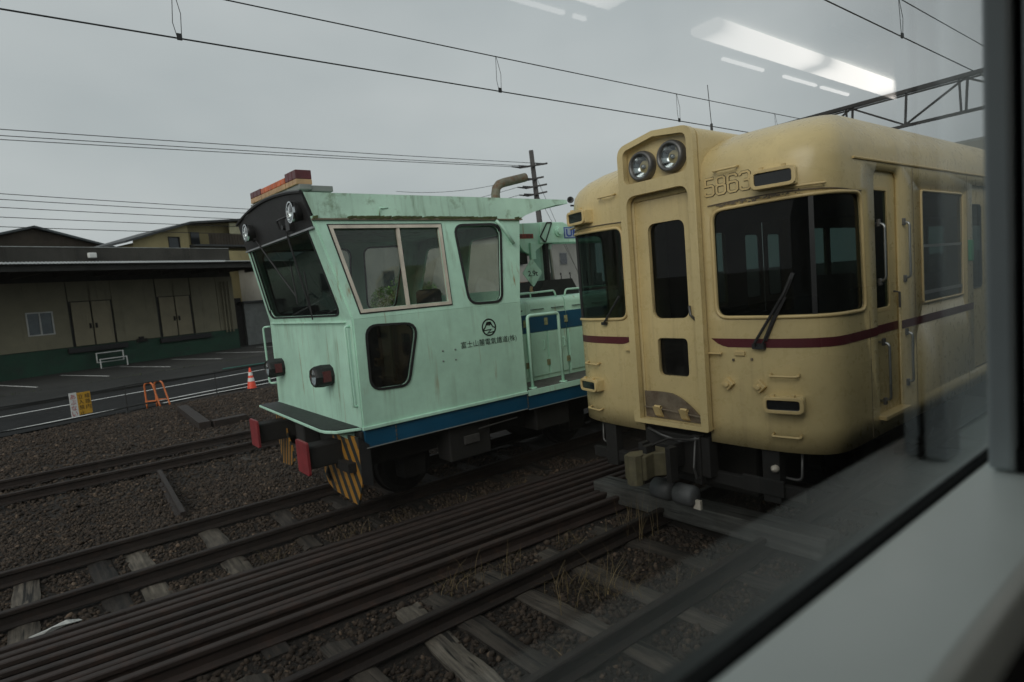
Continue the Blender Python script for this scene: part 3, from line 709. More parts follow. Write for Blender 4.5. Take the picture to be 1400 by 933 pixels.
# wipers and their motor box
for (y0, y1) in ((8.05, 7.25), (6.86, 6.80)):
    g = MB(); a = Vector((2.235, y0, 3.31)); b = Vector((2.40, y1, 2.55 if y0 > 8 else 2.36)); g.tube([a, b], .011, 6)
    g.tube([b + Vector((-.01, .05, .45)), b + Vector((.0, -.02, -.1))], .008, 6); g.cyl(a + Vector((.06, 0, 0)), a - Vector((.03, 0, 0)), .03, n=10); g.build('wiper', 'black', L)
g = MB(); g.tube([(2.22, 7.0, 3.30), (2.20, 7.0, 3.40), (2.20, 6.62, 3.40), (2.22, 6.60, 3.30)], .012, 6); g.box(2.2, 2.27, 6.6, 6.72, 3.25, 3.38); g.build('visor_bracket', 'black', L)
# handrails
def rail(pts, r=.014, mat='mint', name='handrail', parent=L, n=8):
    P = [Vector(p) for p in pts]; o = [P[0]]
    for i in range(1, len(P) - 1):
        a = (P[i - 1] - P[i]); b = (P[i + 1] - P[i]); t = min(.05, a.length * .4, b.length * .4)
        p0 = P[i] + a.normalized() * t; p1 = P[i] + b.normalized() * t
        for k in range(5): u = k / 4; o.append(p0 * (1 - u) ** 2 + P[i] * 2 * u * (1 - u) + p1 * u * u)
    o.append(P[-1]); g = MB(); g.tube(o, r, n); return g.build(name, mat, parent, smooth=True)
rail([(2.52, 8.86, 2.17), (2.44, 8.93, 2.17), (2.44, 8.93, 1.36), (2.52, 8.86, 1.36)])
rail([(2.52, 6.03, 2.17), (2.46, 6.03, 2.17), (2.46, 6.03, 1.32), (2.52, 6.03, 1.32)])
rail([(2.53, 6.12, 2.215), (2.485, 6.14, 2.215), (2.485, 8.66, 2.215), (2.53, 8.68, 2.215)], .011)
rail([(4.60, 6.09, 3.28), (4.66, 6.05, 3.2), (4.80, 6.02, 2.98)], .022, 'mint', 'roof_brace')
rail([(3.02, 6.10, 3.32), (3.02, 6.08, 3.41), (3.06, 6.10, 3.415), (3.14, 6.11, 3.42)], .007, 'mint', 'lashing_hook')
for x, z in ((3.565, 1.773), (3.735, 1.768), (3.56, 1.655), (3.73, 1.65)):
    g = MB(); g.lathe((x, 5.945, z), (0, -1, 0), [(0, .011), (.006, .01), (.01, .0)], 10); g.build('rivet', 'steel', L)
# sill: mint lip, blue band, pale lower edge
g = MB(); g.box(2.50, 4.755, 8.82, 8.855, 1.062, 1.098); g.build('sill_lip', 'mint', L, bevel=.006)
g = MB(); g.box(2.50, 4.755, 5.925, 5.96, 1.062, 1.098); g.build('sill_lip', 'mint', L, bevel=.006)
g = MB(); g.box(2.53, 4.752, 5.955, 8.825, .868, 1.062); g.box(4.766, 12.0, 5.955, 8.825, .85, 1.062); bb = g.build('blue_sill', 'blue', L)
g = MB(); g.box(2.53, 4.75, 5.949, 5.955, .862, .873); g.box(4.77, 12, 5.949, 5.955, .846, .855); g.build('sill_edge', 'grey', L)
for x in (2.885, 4.76):
    for k in range(4): g = MB(); g.box(x - .006, x + .006, 5.945, 5.954, .88 + .045 * k, .91 + .045 * k); g.build('weld_mark', 'deck', bb)
# lettering and emblem on the side
def sd(a, b, d=0): return (a, 5.943 - d, b)
me = text_mesh('富士山麓電氣鐵道(株)', .835, .092, (3.818, 5.9415, 1.752), (1, 0, 0), (0, 0, 1)); link('company_name', me, 'ink', L)
cx, cz, rr_ = 4.243, 1.975, .098
g = MB(); stroke(g, [(cx + rr_ * math.cos(t), cz + rr_ * math.sin(t)) for t in [2 * math.pi * k / 32 for k in range(32)]], .017, sd, 0, .002, True)
stroke(g, [(cx - .088, cz - .03), (cx - .055, cz + .005), (cx - .025, cz + .06), (cx + .025, cz + .06), (cx + .055, cz + .005), (cx + .088, cz - .012)], .014, sd, 0, .002)
g.prism([(cx - .03, cz + .066), (cx + .03, cz + .066), (cx + .042, cz + .02), (cx + .026, cz + .034), (cx + .012, cz + .014), (cx, cz + .034), (cx - .014, cz + .016), (cx - .024, cz + .034), (cx - .042, cz + .018)], sd, 0, .002)
stroke(g, [(cx - .085, cz - .035), (cx + .03, cz - .028), (cx - .025, cz - .07), (cx + .075, cz - .058)], .013, sd, 0, .002)
g.build('company_emblem', 'ink', L)
# front foot plate, buffers, ploughs, coupling
fp = [(2.53, 8.86), (2.25, 8.90), (2.19, 6.38), (2.205, 6.26), (2.28, 6.12), (2.53, 6.03)]
g = MB(); g.prism(fp, lambda a, b, d: (a, b, d), 1.05, 1.082); foot = g.build('foot_plate', 'mint', L, bevel=.008)
fi = [(2.525, 8.85), (2.262, 8.885), (2.204, 6.39), (2.22, 6.27), (2.288, 6.138), (2.525, 6.05)]
g = MB(); g.prism(fi, lambda a, b, d: (a, b, d), 1.083, 1.092); g.build('tread_mat', 'rubber', foot)
for y in (6.2, 8.6): g = MB(); g.prism([(2.52, 1.05), (2.30, 1.05), (2.52, .88)], lambda a, b, d: (a, y + d, b), -.02, .02); g.build('foot_bracket', 'mint', foot)
for y in (6.45, 8.32):
    g = MB(); g.prism(rpoly([(y - .17, .63), (y + .17, .63), (y + .17, .99), (y - .17, .99)], .03, 3), lambda a, b, d: (d, a, b), 2.0, 2.03); bf_ = g.build('buffer_plate', 'red', L, bevel=.004)
    g = MB(); g.box(2.031, 2.52, y - .12, y + .12, .68, .93); g.build('buffer_stock', 'under', bf_, bevel=.02)
g = MB(); g.box(2.50, 2.60, 6.0, 8.78, .55, 1.04); g.build('headstock', 'under', L, bevel=.01)
pl = [(5.96, 1.0), (5.96, .50), (6.10, .24), (6.62, .31), (6.86, .42), (6.80, .60), (6.62, .72), (6.5, 1.0)]
g = MB(); g.prism(pl, lambda a, b, d: (2.44 + d - .10 * (a - 5.96), a, b), 0, .02); g.build('snow_plough', 'hazard', L)
g = MB(); g.prism([(2.44, 1.0), (2.56, .9), (2.56, .45), (2.44, .50)], lambda a, b, d: (a, 5.95 + d, b), 0, .01); g.build('plough_side', 'black', L)
g = MB(); g.prism([(2 * YL - a, b) for a, b in pl], lambda a, b, d: (2.44 + d - .10 * (2 * YL - a - 5.96), a, b), 0, .02); g.build('snow_plough', 'hazard_m', L)
g = MB(); g.box(2.34, 2.43, 6.05, 6.4, .62, .72); g.build('plough_bracket', 'under', L)
g = MB(); g.tube([(2.4, 6.75, .62), (2.34, 6.7, .5), (2.36, 6.66, .42)], .02, 6); g.build('plough_hook', 'under', L)
g = MB(); g.box(2.30, 2.5, 7.25, 7.53, .70, .98); g.build('coupling', 'under', L, bevel=.02)
# underframe and running gear
g = MB(); g.box(2.62, 11.8, 6.35, 8.43, .55, .86); g.box(3.6, 4.2, 6.05, 6.35, .42, .84); g.box(5.0, 5.6, 6.1, 6.4, .5, .84); g.box(6.4, 7.6, 6.15, 6.4, .5, .84); g.build('underframe', 'under', L, bevel=.02)
for x in (3.35, 6.1, 9.6):
    for s_ in (-1, 1):
        yw = YL + s_ * .56; g = MB(); g.lathe((x, yw - s_ * .07, .37), (0, s_, 0), [(0, .40), (.028, .40), (.03, .37), (.13, .365), (.135, .3), (.10, .27), (.10, .12), (.15, .1), (.15, 0)], 32); g.lathe((x, yw - s_ * .07, .37), (0, s_, 0), [(0, .4), (0, 0)], 32); g.build('wheel', 'wheel', L, auto=35)
        g = MB(); g.box(x - .16, x + .16, yw + s_ * .22 - .12, yw + s_ * .22 + .12, .24, .55); g.box(x - .5, x + .5, yw + s_ * .26 - .04, yw + s_ * .26 + .04, .55, .62); g.build('axle_box', 'under', L, bevel=.02)
g = MB(); g.box(3.80, 4.02, 6.02, 6.049, .60, .70); g.build('equipment_cover', 'dsteel', L, bevel=.006)
g = MB(); g.tube([(4.0, 6.0, .76), (4.6, 6.0, .78)], .010, 6); g.build('air_pipe', 'dsteel', L)
# roof light bar, set slightly askew
def skew(x, y, z): return (x - .12 * (y - 6.85) / 1.4, y, z)
bar = MB(); bar.box(2.40, 2.54, 6.74, 8.24, 3.715, 3.775, fn=skew); lb = bar.build('light_bar', 'grey', L, bevel=.008)
g = MB(); g.box(2.545, 2.80, 6.75, 6.95, 3.70, 3.765); g.build('bar_bracket', 'grey', lb, bevel=.008)
g = MB(); g.box(2.43, 2.51, 7.2, 7.3, 3.62, 3.714, fn=skew); g.build('bar_foot', 'grey', lb)
def cells(y0, y1, n, ztop, mat):
    d = (y1 - y0) / n
    for k in range(n):
        g = MB(); g.box(2.38, 2.56, y0 + d * k + .004, y0 + d * (k + 1) - .004, 3.776 + .06, ztop, fn=skew); g.build('lamp_cell', mat, lb, bevel=.006)
        g = MB(); g.box(2.38, 2.56, y0 + d * k + .004, y0 + d * (k + 1) - .004, 3.776, 3.776 + .058, fn=skew); g.build('lamp_base', 'tan', lb, bevel=.004)
cells(6.76, 7.06, 3, 3.935, 'maroonlens'); cells(7.07, 7.80, 6, 3.90, 'orangelens'); cells(7.81, 8.16, 3, 3.91, 'maroonlens')
# exhaust
g = MB(); pth = [(5.62, 7.4, 3.5), (5.625, 7.4, 3.86), (5.65, 7.4, 3.95), (5.71, 7.4, 4.01), (5.80, 7.4, 4.04), (6.24, 7.4, 4.14)]
g.tube(pth, .068, 14, cap=False); g.tube([(6.24, 7.4, 4.14), (6.0, 7.4, 4.085)], .058, 14, cap=True); g.tube([(5.62, 7.4, 3.68), (5.62, 7.4, 3.70)], .085, 14); g.build('exhaust_pipe', 'exhaust', L, smooth=True)
# deck, bonnet, doors and railings behind the cab
g = MB(); g.box(4.77, 12.0, 5.955, 8.825, 1.063, 1.105); g.build('deck', 'deck', L)
g = MB(); g.box(4.775, 12, 5.93, 5.954, 1.03, 1.10); g.build('deck_edge', 'mint', L)
for x0, x1 in ((4.80, 5.955), (5.975, 7.2), (7.22, 9.4)):
    g = MB(); prof_ = rpoly([(6.42, 1.11), (8.36, 1.11), (8.36, 2.25), (6.42, 2.25)], [0, 0, .09, .09], 4)
    g.prism(prof_, lambda a, b, d: (d, a, b), x0, x1); hd = g.build('bonnet', 'mint', L, auto=30)
    n_ = 3 if x1 - x0 < 1.5 else 5; dx = (x1 - x0) / n_
    for k in range(n_):
        a0 = x0 + dx * k + .014; a1 = x0 + dx * (k + 1) - .014
        g = MB(); g.box(a0, a1, 6.402, 6.418, 1.17, 1.775); dr = g.build('bonnet_door', 'mint', hd, bevel=.004)
        g = MB(); g.box(a0 - .014, a1 + .014, 6.404, 6.418, 1.785, 2.035); g.build('blue_band', 'blue', hd)
        g = MB(); g.tube([(a1 - .07, 6.402, 1.66), (a1 - .07, 6.37, 1.65), (a1 - .07, 6.37, 1.54), (a1 - .07, 6.402, 1.53)], .008, 6); g.build('door_handle', 'mint', hd)
        g = MB(); g.box(a1 - .03, a1 + .03, 6.392, 6.403, 1.30, 1.38); g.box(a1 - .025, a1 + .03, 6.39, 6.403, 1.87, 1.97); g.build('door_latch', 'latch', hd)
        g = MB(); g.bar((a0 + .1, 6.40, 2.10), (a1 - .02, 6.40, 2.10), .012, .01); g.build('door_seam', 'under', hd)
rail([(4.82, 6.5, 2.25), (4.82, 6.5, 2.32), (5.85, 6.5, 2.34), (5.88, 6.5, 2.25)], .014, name='bonnet_rail')
rail([(6.05, 6.5, 2.25), (6.08, 6.5, 2.34), (7.1, 6.5, 2.34), (7.12, 6.5, 2.25)], .014, name='bonnet_rail')
rail([(4.84, 7.1, 2.25), (4.84, 7.1, 2.33), (5.9, 7.1, 2.33), (5.9, 7.1, 2.25)], .012, name='bonnet_rail')
rail([(4.90, 6.0, 1.105), (4.90, 6.0, 2.05), (5.44, 6.0, 2.045), (5.44, 6.0, 1.105)], .023, name='side_rail')
for x in (4.90, 5.44): g = MB(); g.lathe((x, 6.0, 1.105), (0, 0, 1), [(0, .055), (.012, .055), (.012, .0)], 12); g.build('rail_foot', 'mint', L)
rail([(6.6, 6.0, 1.105), (6.6, 6.0, 2.05), (7.4, 6.0, 2.045), (7.4, 6.0, 1.105)], .023, name='side_rail')
# crane on the bonnet
g = MB(); g.prism([(6.05, 2.25), (6.95, 2.25), (6.8, 2.5), (6.2, 2.5)], lambda a, b, d: (a, d, b), 7.1, 7.95); g.build('crane_base', 'under', L)
g = MB(); g.prism(rpoly([(5.86, 3.40), (6.42, 3.42), (6.40, 3.06), (6.28, 3.0), (6.13, 2.90), (5.97, 2.99), (5.90, 3.1)], .03, 3), lambda a, b, d: (a, 7.28 + d, b), 0, .24)
g.box(6.45, 6.62, 7.42, 7.62, 2.26, 3.1); g.build('crane_column', 'mint', L, bevel=.01)
g = MB(); g.prism(rpoly([(6.36, 3.42), (6.83, 3.42), (6.98, 3.36), (9.6, 3.36), (9.6, 3.09), (6.30, 3.09)], [.02, .02, .06, .02, .02, .02], 3), lambda a, b, d: (a, 7.24 + d, b), 0, .28); boom = g.build('crane_boom', 'mint', L, bevel=.012)
g = MB(); g.lathe((6.70, 7.235, 3.27), (0, -1, 0), [(0, .085), (.03, .085), (.032, .06), (.07, .06), (.072, 0)], 16); g.build('pivot_boss', 'mint', boom, auto=40)
g = MB(); stroke(g, [(6.40, 3.10), (6.31, 3.19), (6.47, 3.41), (6.56, 3.41)], .018, lambda a, b, d: (a, 7.235 - d, b), 0, .012); stroke(g, [(6.41, 3.10), (6.57, 3.41)], .014, lambda a, b, d: (a, 7.235 - d, b), 0, .012); g.build('boom_rib', 'under', boom)
g = MB(); g.prism([(6.83, 3.155), (7.42, 3.155), (7.42, 3.335), (6.83, 3.335)], lambda a, b, d: (a, 7.238 - d, b), 0, .006); bd = g.build('maker_plate', 'blueink', boom)
g = MB(); g.prism([(6.845, 3.17), (7.405, 3.17), (7.405, 3.32), (6.845, 3.32)], lambda a, b, d: (a, 7.231 - d, b), 0, .002); g.build('plate_face', M('pale_plate', (.38, .46, .55), .5), boom)
me = text_mesh('UNIC', .50, .125, (6.87, 7.2275, 3.18), (1, 0, 0), (0, 0, 1), .03); link('maker_name', me, 'blueink', boom)
g = MB(); g.prism([(5.89, 3.17), (6.20, 3.17), (6.20, 3.24), (5.89, 3.24)], lambda a, b, d: (a, 7.277 - d, b), 0, .004); wp = g.build('warning_label', M('faded_red_label', (.30, .05, .03), .6, var=.3, vs=20), boom)
me = text_mesh('頭上注意', .27, .05, (5.91, 7.2715, 3.18), (1, 0, 0), (0, 0, 1)); link('warning_text', me, 'ink', boom)
g = MB(); g.cyl((6.62, 7.38, 3.09), (6.66, 7.38, 2.26), .03, n=10); g.cyl((6.60, 7.36, 3.1), (6.60, 7.40, 3.02), .055, n=12); g.build('boom_ram', 'steel', L)
g = MB(); g.box(6.44, 6.50, 7.28, 7.36, 2.26, 3.08); g.box(5.85, 6.08, 7.32, 7.5, 2.78, 2.95); g.build('crane_bracket', 'under', L)
hk = MB(); hk.tube([(6.16, 7.28, 2.95), (6.17, 7.28, 2.86)], .03, 8); hk.box(6.10, 6.2, 7.24, 7.3, 2.84, 3.1); hk.build('hook_block', 'mint', L, bevel=.01)
g = MB(); g.prism(rpoly([(6.085, 2.855), (5.885, 2.632), (6.085, 2.41), (6.285, 2.632)], .02, 3), lambda a, b, d: (a, 7.22 + d, b), 0, .012); ds = g.build('load_sign', 'mint_roof', L)
me = text_mesh('2.9t', .20, .085, (5.985, 7.2175, 2.58), (1, 0, 0), (0, 0, 1), .015); link('load_text', me, 'ink', ds)
g = MB(); g.tube([(6.07, 7.26, 2.42), (6.05, 7.26, 2.36), (6.10, 7.26, 2.31), (6.13, 7.26, 2.36), (6.12, 7.26, 2.26)], .024, 8); g.build('hook', 'tan', L, smooth=True)
# ================================================================ CREAM TRAIN
YC, XF, HW, DC, ZE, ZB, HR = 3.42, 4.45, 1.37, .5, 3.2, .95, .65
XEND = 22.5; RD = 3.5
T_ = thing('electric_train', (12, YC, 0), 'cream electric train with maroon waist stripe and number 5863', 'train')
_tab = []
for k in range(401):
    ph = -math.pi / 2 + math.pi * k / 400
    _tab.append((XF + DC * (1 - abs(math.cos(ph)) ** .5), HW * math.copysign(abs(math.sin(ph)) ** .5, math.sin(ph))))
_s = [0]
for k in range(1, 401): _s.append(_s[-1] + math.dist(_tab[k], _tab[k - 1]))
S0 = _s[-1] / 2; _s = np.array([q - S0 for q in _s]); _tx = np.array([q[0] for q in _tab]); _ty = np.array([q[1] for q in _tab])
def plan(s):
    if s < -S0: return XF + DC + (-s - S0), -HW
    if s > S0: return XF + DC + (s - S0), HW
    return float(np.interp(s, _s, _tx)), float(np.interp(s, _s, _ty))
def pn(s):
    a = plan(s - .01); b = plan(s + .01); tx, ty = b[0] - a[0], b[1] - a[1]; l = math.hypot(tx, ty); return -ty / l, tx / l
def P(s, z, d=0):
    x, y = plan(s); n_ = pn(s); return (x + n_[0] * d, YC + y + n_[1] * d, z)
def sy(y): return float(np.interp(y, _ty, _s))
def sx(x, sgn=-1): return sgn * (S0 + x - XF - DC)
SM = S0 + XEND - XF - DC
front_s = sorted(set([round(v, 4) for v in np.linspace(-S0, S0, 61)] + [round(-S0 - v, 4) for v in (.2, .5, 1, 2, 4, 8, 12)] + [round(S0 + v, 4) for v in (.2, .5, 1, 2, 4, 8, 12)] + [-SM, SM]))
outer = [(-SM, ZB), (sx(5.3), ZB), (-S0, ZB)] + [(s_, ZB) for s_ in np.linspace(-S0, sy(-.37), 18)[1:]] + [(sy(-.37), 1.07), (sy(.37), 1.07)] + [(s_, ZB) for s_ in np.linspace(sy(.37), S0, 18)] + [(SM, ZB)] + [(s_, ZE) for s_ in front_s[::-1]]
fw = rpoly([(sx(5.13), 2.03), (sy(-.50), 2.045), (sy(-.50), 2.905), (sx(5.10), 2.93)], [.07, .09, .09, .09])
dens = []
def densify(poly, step=.06):
    o = []
    for i in range(len(poly)):
        a = Vector(poly[i]); b = Vector(poly[(i + 1) % len(poly)]); n_ = max(1, int((b - a).length / step))
        o += [tuple(a.lerp(b, k / n_)) for k in range(n_)]
    return o
fw = densify(fw); fwl = [(-a, b) for a, b in fw][::-1]
gd = rpoly([(sy(-.335), 1.09), (sy(.335), 1.09), (sy(.335), 3.12), (sy(-.335), 3.12)], .02, 2)
cd = rpoly([(sx(5.37), 1.10), (sx(5.87), 1.10), (sx(5.87), 3.16 - .03), (sx(5.37), 3.16 - .03)][::-1], [.09, .09, .0, .0], 4)
def swin(x0, x1, z0=1.97, z1=2.99, r=.03): return rpoly([(sx(x1), z0), (sx(x0), z0), (sx(x0), z1), (sx(x1), z1)], r, 2)
SW = [swin(6.38, 7.51), swin(9.4, 10.5), swin(10.65, 11.75), swin(14, 15.1), swin(15.25, 16.3), swin(18.2, 19.3)]
PD = swin(7.85, 9.05, 1.12, 3.1, .05)
mirr = lambda poly: [(-a, b) for a, b in poly][::-1]
holes = [fw, fwl, gd, cd, mirr(cd)] + SW + [mirr(q) for q in SW] + [PD, mirr(PD)]
extra = [(s_, z) for s_ in np.linspace(-S0 - .15, S0 + .15, 52) for z in (1.15, 1.4, 1.65, 1.9, 2.0, 2.5, 2.97, 3.05)]
g = sheet(outer, holes, P, extra)
th = [R(a) for a in (0, 6, 12, 18, 25, 32, 40, 48, 56, 64, 72, 80, 86)]
rv = []
for s_ in front_s:
    x0, y0 = plan(s_); xc = XF + DC
    am = (XF + RD - x0) if abs(s_) <= S0 else (RD - DC) * math.exp(-(x0 - xc) / 4.5)
    for t in th: rv.append((x0 + am * (1 - math.cos(t)), YC + y0 * math.cos(t), ZE + HR * math.sin(t) ** .8))
n_t = len(th); rf = [(i * n_t + j, (i + 1) * n_t + j, (i + 1) * n_t + j + 1, i * n_t + j + 1) for i in range(len(front_s) - 1) for j in range(n_t - 1)]
rf.append(tuple(i * n_t + n_t - 1 for i in range(len(front_s))))
g.add(rv, rf)
me = bpy.data.meshes.new('body'); me.from_pydata([tuple(p) for p in g.v], [], g.f)
bm = bmesh.new(); bm.from_mesh(me); bmesh.ops.remove_doubles(bm, verts=bm.verts, dist=2e-4); bmesh.ops.recalc_face_normals(bm, faces=bm.faces)
cen = Vector((10, YC, 2)); sgn_ = sum((f.calc_center_median() - cen).dot(f.normal) * f.calc_area() for f in bm.faces)
if sgn_ < 0: bmesh.ops.reverse_faces(bm, faces=bm.faces)
bm.to_mesh(me); bm.free()
body = link('body', me, 'cream', T_, smooth=True, solid=.03)
me.set_sharp_from_angle(angle=R(50))
# panes, rims
def rim(poly, r, mat='cream2', name='window_rim', parent=T_, d=.004, fn=P):
    g = MB(); g.tube([fn(a, b, d) for a, b in poly], r, 6, closed=True); return g.build(name, mat, parent, smooth=True)
def glass(poly, mat, parent, d=-.012, name='window_pane', ex=()):
    return sheet(poly, [], lambda a, b: P(a, b, d), ex).build(name, mat, parent, smooth=True, recalc=False)
for poly in (fw, fwl):
    r_ = rim(grow(poly, .012), .016)
    g = ring(poly, .006, lambda a, b, d: P(a, b, d), -.03, .0); g.build('window_gasket', 'rubber', r_)
    glass(poly, 'panedark', r_, ex=[(s_, z) for s_ in np.linspace(-S0, S0, 48) for z in (2.2, 2.5, 2.8)])
for sg in (-1, 1):
    s_ = sy(-1.245) * -sg
    g = MB(); g.bar(P(s_, 2.03, -.005), P(s_, 2.92, -.005), .035, .02, P(s_, 0, 1) and Vector(P(s_, 0, 1)) - Vector(P(s_, 0, 0))); g.build('window_mullion', 'black', T_)
for poly in SW:
    r_ = rim(poly, .012, 'cream2'); glass(poly, 'panedark', r_)
    a0 = min(q[0] for q in poly); a1 = max(q[0] for q in poly)
    g = MB(); g.bar(P(a0, 2.49, -.008), P(a1, 2.49, -.008), .02, .025); g.build('window_bar', 'steel', r_)
    g = MB(); g.bar(P(a0, 2.06, -.008), P(a1, 2.06, -.008), .02, .03); g.build('window_bar', 'steel', r_)
    m_ = mirr(poly); r_ = rim(m_, .012, 'cream2'); glass(m_, 'panedark', r_)
for poly in (PD, mirr(PD)):
    z0, z1 = 1.12, 3.1; aw = sorted({round(q[0], 3) for q in poly}); a0, a1 = aw[0], aw[-1]; mid = (a0 + a1) / 2
    for (b0, b1) in ((a0, mid - .004), (mid + .004, a1)):
        wq = rpoly([(b0 + .12, 2.0), (b1 - .12, 2.0), (b1 - .12, 2.9), (b0 + .12, 2.9)], .06, 3)
        dd = sheet([(b0, z0), (b1, z0), (b1, z1), (b0, z1)], [wq], lambda a, b: P(a, b, -.05)).build('passenger_door', 'cream', T_, recalc=False)
        rim(wq, .010, 'rubber', 'door_window_seal', dd, -.05); glass(wq, 'panedark', dd, -.06)
# maroon stripe following the body
def stripe(s0, s1, taper):
    n_ = max(8, int(abs(s1 - s0) / .05)); n_ = min(n_, 160); g = MB(); vs = []
    for k in range(n_ + 1):
        s_ = s0 + (s1 - s0) * k / n_; t = abs(s_ - s0) / .16
        zl = 1.785 + (.07 * (1 - t) ** 2 if taper and t < 1 else 0)
        vs += [P(s_, zl, .0025), P(s_, 1.857, .0025)]
    g.add(vs, [(2 * k, 2 * k + 1, 2 * k + 3, 2 * k + 2) for k in range(n_)]); return g.build('waist_stripe', 'maroon', T_, smooth=True)
stripe(sy(-.425), sx(5.368), True); stripe(sx(5.872), sx(7.845), False); stripe(sx(9.06), -SM, False)
stripe(sy(.425), sx(5.368, 1), True)
# gangway frame with the headlight housing above it
def gw(a, b, d=0): return (XF - .035 - d, YC + a, b)
go = rpoly([(-.41, 1.05), (.41, 1.05), (.41, 3.62), (0, 3.685), (-.41, 3.64)], [.02, .02, .12, 0, .12], 6)
gh = rpoly([(-.335, 1.09), (.335, 1.09), (.335, 3.165), (-.335, 3.165)], [0, 0, .10, .10], 6)
gl = rpoly([(-.345, 3.275), (.345, 3.275), (.345, 3.575), (0, 3.635), (-.345, 3.59)], [.07, .07, .07, 0, .07], 5)
gf = sheet(go, [gh, gl], lambda a, b: gw(a, b)).build('gangway_frame', 'cream', T_, recalc=False)
md = gf.modifiers.new('thickness', 'SOLIDIFY'); md.thickness = .06; md.offset = -1 if True else 1
md2 = gf.modifiers.new('bevel', 'BEVEL'); md2.width = .012; md2.segments = 2; md2.limit_method = 'ANGLE'; md2.angle_limit = R(50)
hp = [q for q in go if q[1] > 3.1]; hp = [(-.41, 3.2)] + [q for q in rpoly([(-.41, 2.9), (.41, 2.9), (.41, 3.62), (0, 3.685), (-.41, 3.64)], [0, 0, .12, 0, .12], 6) if q[1] > 3.2][0:] + []
hp = rpoly([(-.405, 3.19), (.405, 3.19), (.405, 3.615), (0, 3.68), (-.405, 3.635)], [0, 0, .12, 0, .12], 6)
g = MB(); g.prism(hp, lambda a, b, d: (d + (.02 * 0), YC + a, b), XF - .008, 5.25); g.build('headlight_housing', 'cream', T_, auto=40)
g = MB(); g.box(XF + .02, XF + .14, YC - .40, YC - .336, 1.08, 3.17); g.box(XF + .02, XF + .14, YC + .336, YC + .40, 1.08, 3.17); g.box(XF + .02, XF + .14, YC - .40, YC + .40, 3.13, 3.19); g.build('door_jamb', 'cream', T_)
g = MB(); g.bar(gw(.37, 1.10, .0), gw(.37, 3.1, .0), .02, .012, (1, 0, 0)); g.bar(gw(-.375, 1.10, 0), gw(-.375, 3.1, 0), .014, .012, (1, 0, 0)); g.build('frame_bead', 'cream2', T_)
for yy in (.165, -.155):
    c = Vector(gw(yy, 3.435 if yy < 0 else 3.415, -.03)); g = MB(); g.lathe(c, (-1, 0, 0), [(0, .135), (.05, .137), (.075, .128), (.085, .112), (.07, .098), (.05, .094)], 28); hl = g.build('headlight', 'dsteel', T_, smooth=True)
    g = MB(); g.lathe(c, (-1, 0, 0), [(-.02, .0), (-.015, .03), (.015, .07), (.055, .096)], 28); g.build('reflector', 'chrome', hl, smooth=True)
    g = MB(); g.lathe(c, (-1, 0, 0), [(.0, .018), (.035, .018), (.04, 0)], 12); g.build('bulb', 'steel', hl, smooth=True)
    g = MB(); g.lathe(c, (-1, 0, 0), [(.055, .096), (.07, .06), (.075, 0)], 28); g.build('lens', 'lens', hl, smooth=True)
for yy in (.26, -.21):
    g = MB(); g.lathe(gw(yy, 3.225), (-1, 0, 0), [(0, .012), (.012, .011), (.018, 0)], 8); g.build('frame_bolt', 'creamdark', T_)
# gangway door
def dr(a, b, d=0): return (XF + .055 - d, YC + a, b)
dw = rpoly([(-.20, 2.03), (.20, 2.03), (.20, 2.90), (-.20, 2.90)], .085, 6); dl = rpoly([(-.165, 1.50), (.165, 1.50), (.165, 1.85), (-.165, 1.85)], .05, 5)
door = sheet([(-.338, 1.085), (.338, 1.085), (.338, 3.14), (-.338, 3.14)], [dw, dl], lambda a, b: dr(a, b)).build('gangway_door', 'cream', T_, recalc=False, solid=.035)
g = ring(rpoly([(-.27, 1.42), (.27, 1.42), (.27, 3.04), (-.27, 3.04)], .09, 6), .012, dr, -.005, .008); g.build('door_bead', 'cream2', door)
for poly, mt in ((dw, 'panedark'), (dl, 'paneblack')):
    g = ring(grow(poly, .0), .028, dr, -.01, .014); rr = g.build('door_window_rim', 'cream2', door, bevel=.006)
    sheet(poly, [], lambda a, b: dr(a, b, -.012)).build('door_pane', mt, door, recalc=False)
for yy in (-.10, .10): g = MB(); g.box(XF + .03, XF + .056, YC + yy - .014, YC + yy + .014, 1.89, 1.925); g.build('window_catch', 'creamdark', door, bevel=.004)
g = MB(); g.tube([dr(-.265, 2.02, 0), dr(-.265, 2.02, .05), dr(-.225, 2.06, .055), dr(-.215, 2.14, .05)], .012, 8); g.lathe(dr(-.265, 2.02), (-1, 0, 0), [(0, .03), (.012, .03), (.014, 0)], 12); g.build('door_handle', 'dsteel', door, smooth=True)
g = MB(); g.box(XF + .04, XF + .057, YC - .325, YC - .305, 1.80, 1.88); g.build('lock_plate', 'black', door)
kp = [(.325, 1.10), (.325, 1.345)] + [(.20 - .02 * k, 1.35) for k in range(6)] + [(.06 - .38 * t, 1.35 - .24 * t ** 1.8) for t in [k / 8 for k in range(1, 9)]] + [(-.325, 1.10)]
g = MB(); g.prism(kp, lambda a, b, d: (XF - .005 - d + .02 * (1.35 - b), YC + a, b), 0, .015); kk = g.build('folding_gangplate', 'creamdark', T_)
for yy in (.15, -.14):
    g = MB(); g.obox(gw(yy, 1.165, .02), (.02, 0, -.012), (0, .035, 0), (-.02, 0, .045)); g.lathe(gw(yy - .035, 1.21, .02), (0, 1, 0), [(0, .018), (.07, .018)], 8); g.build('hinge', 'cream2', kk)
g = MB(); g.tube([gw(.31, 1.20, .012), gw(.05, 1.19, .014), gw(-.31, 1.165, .014)], .007, 6); g.build('hinge_rod', 'creamdark', kk)
g = MB(); g.box(XF - .075, XF + .05, YC - .40, YC + .42, 1.055, 1.075); g.build('threshold', 'cream2', T_, bevel=.006)
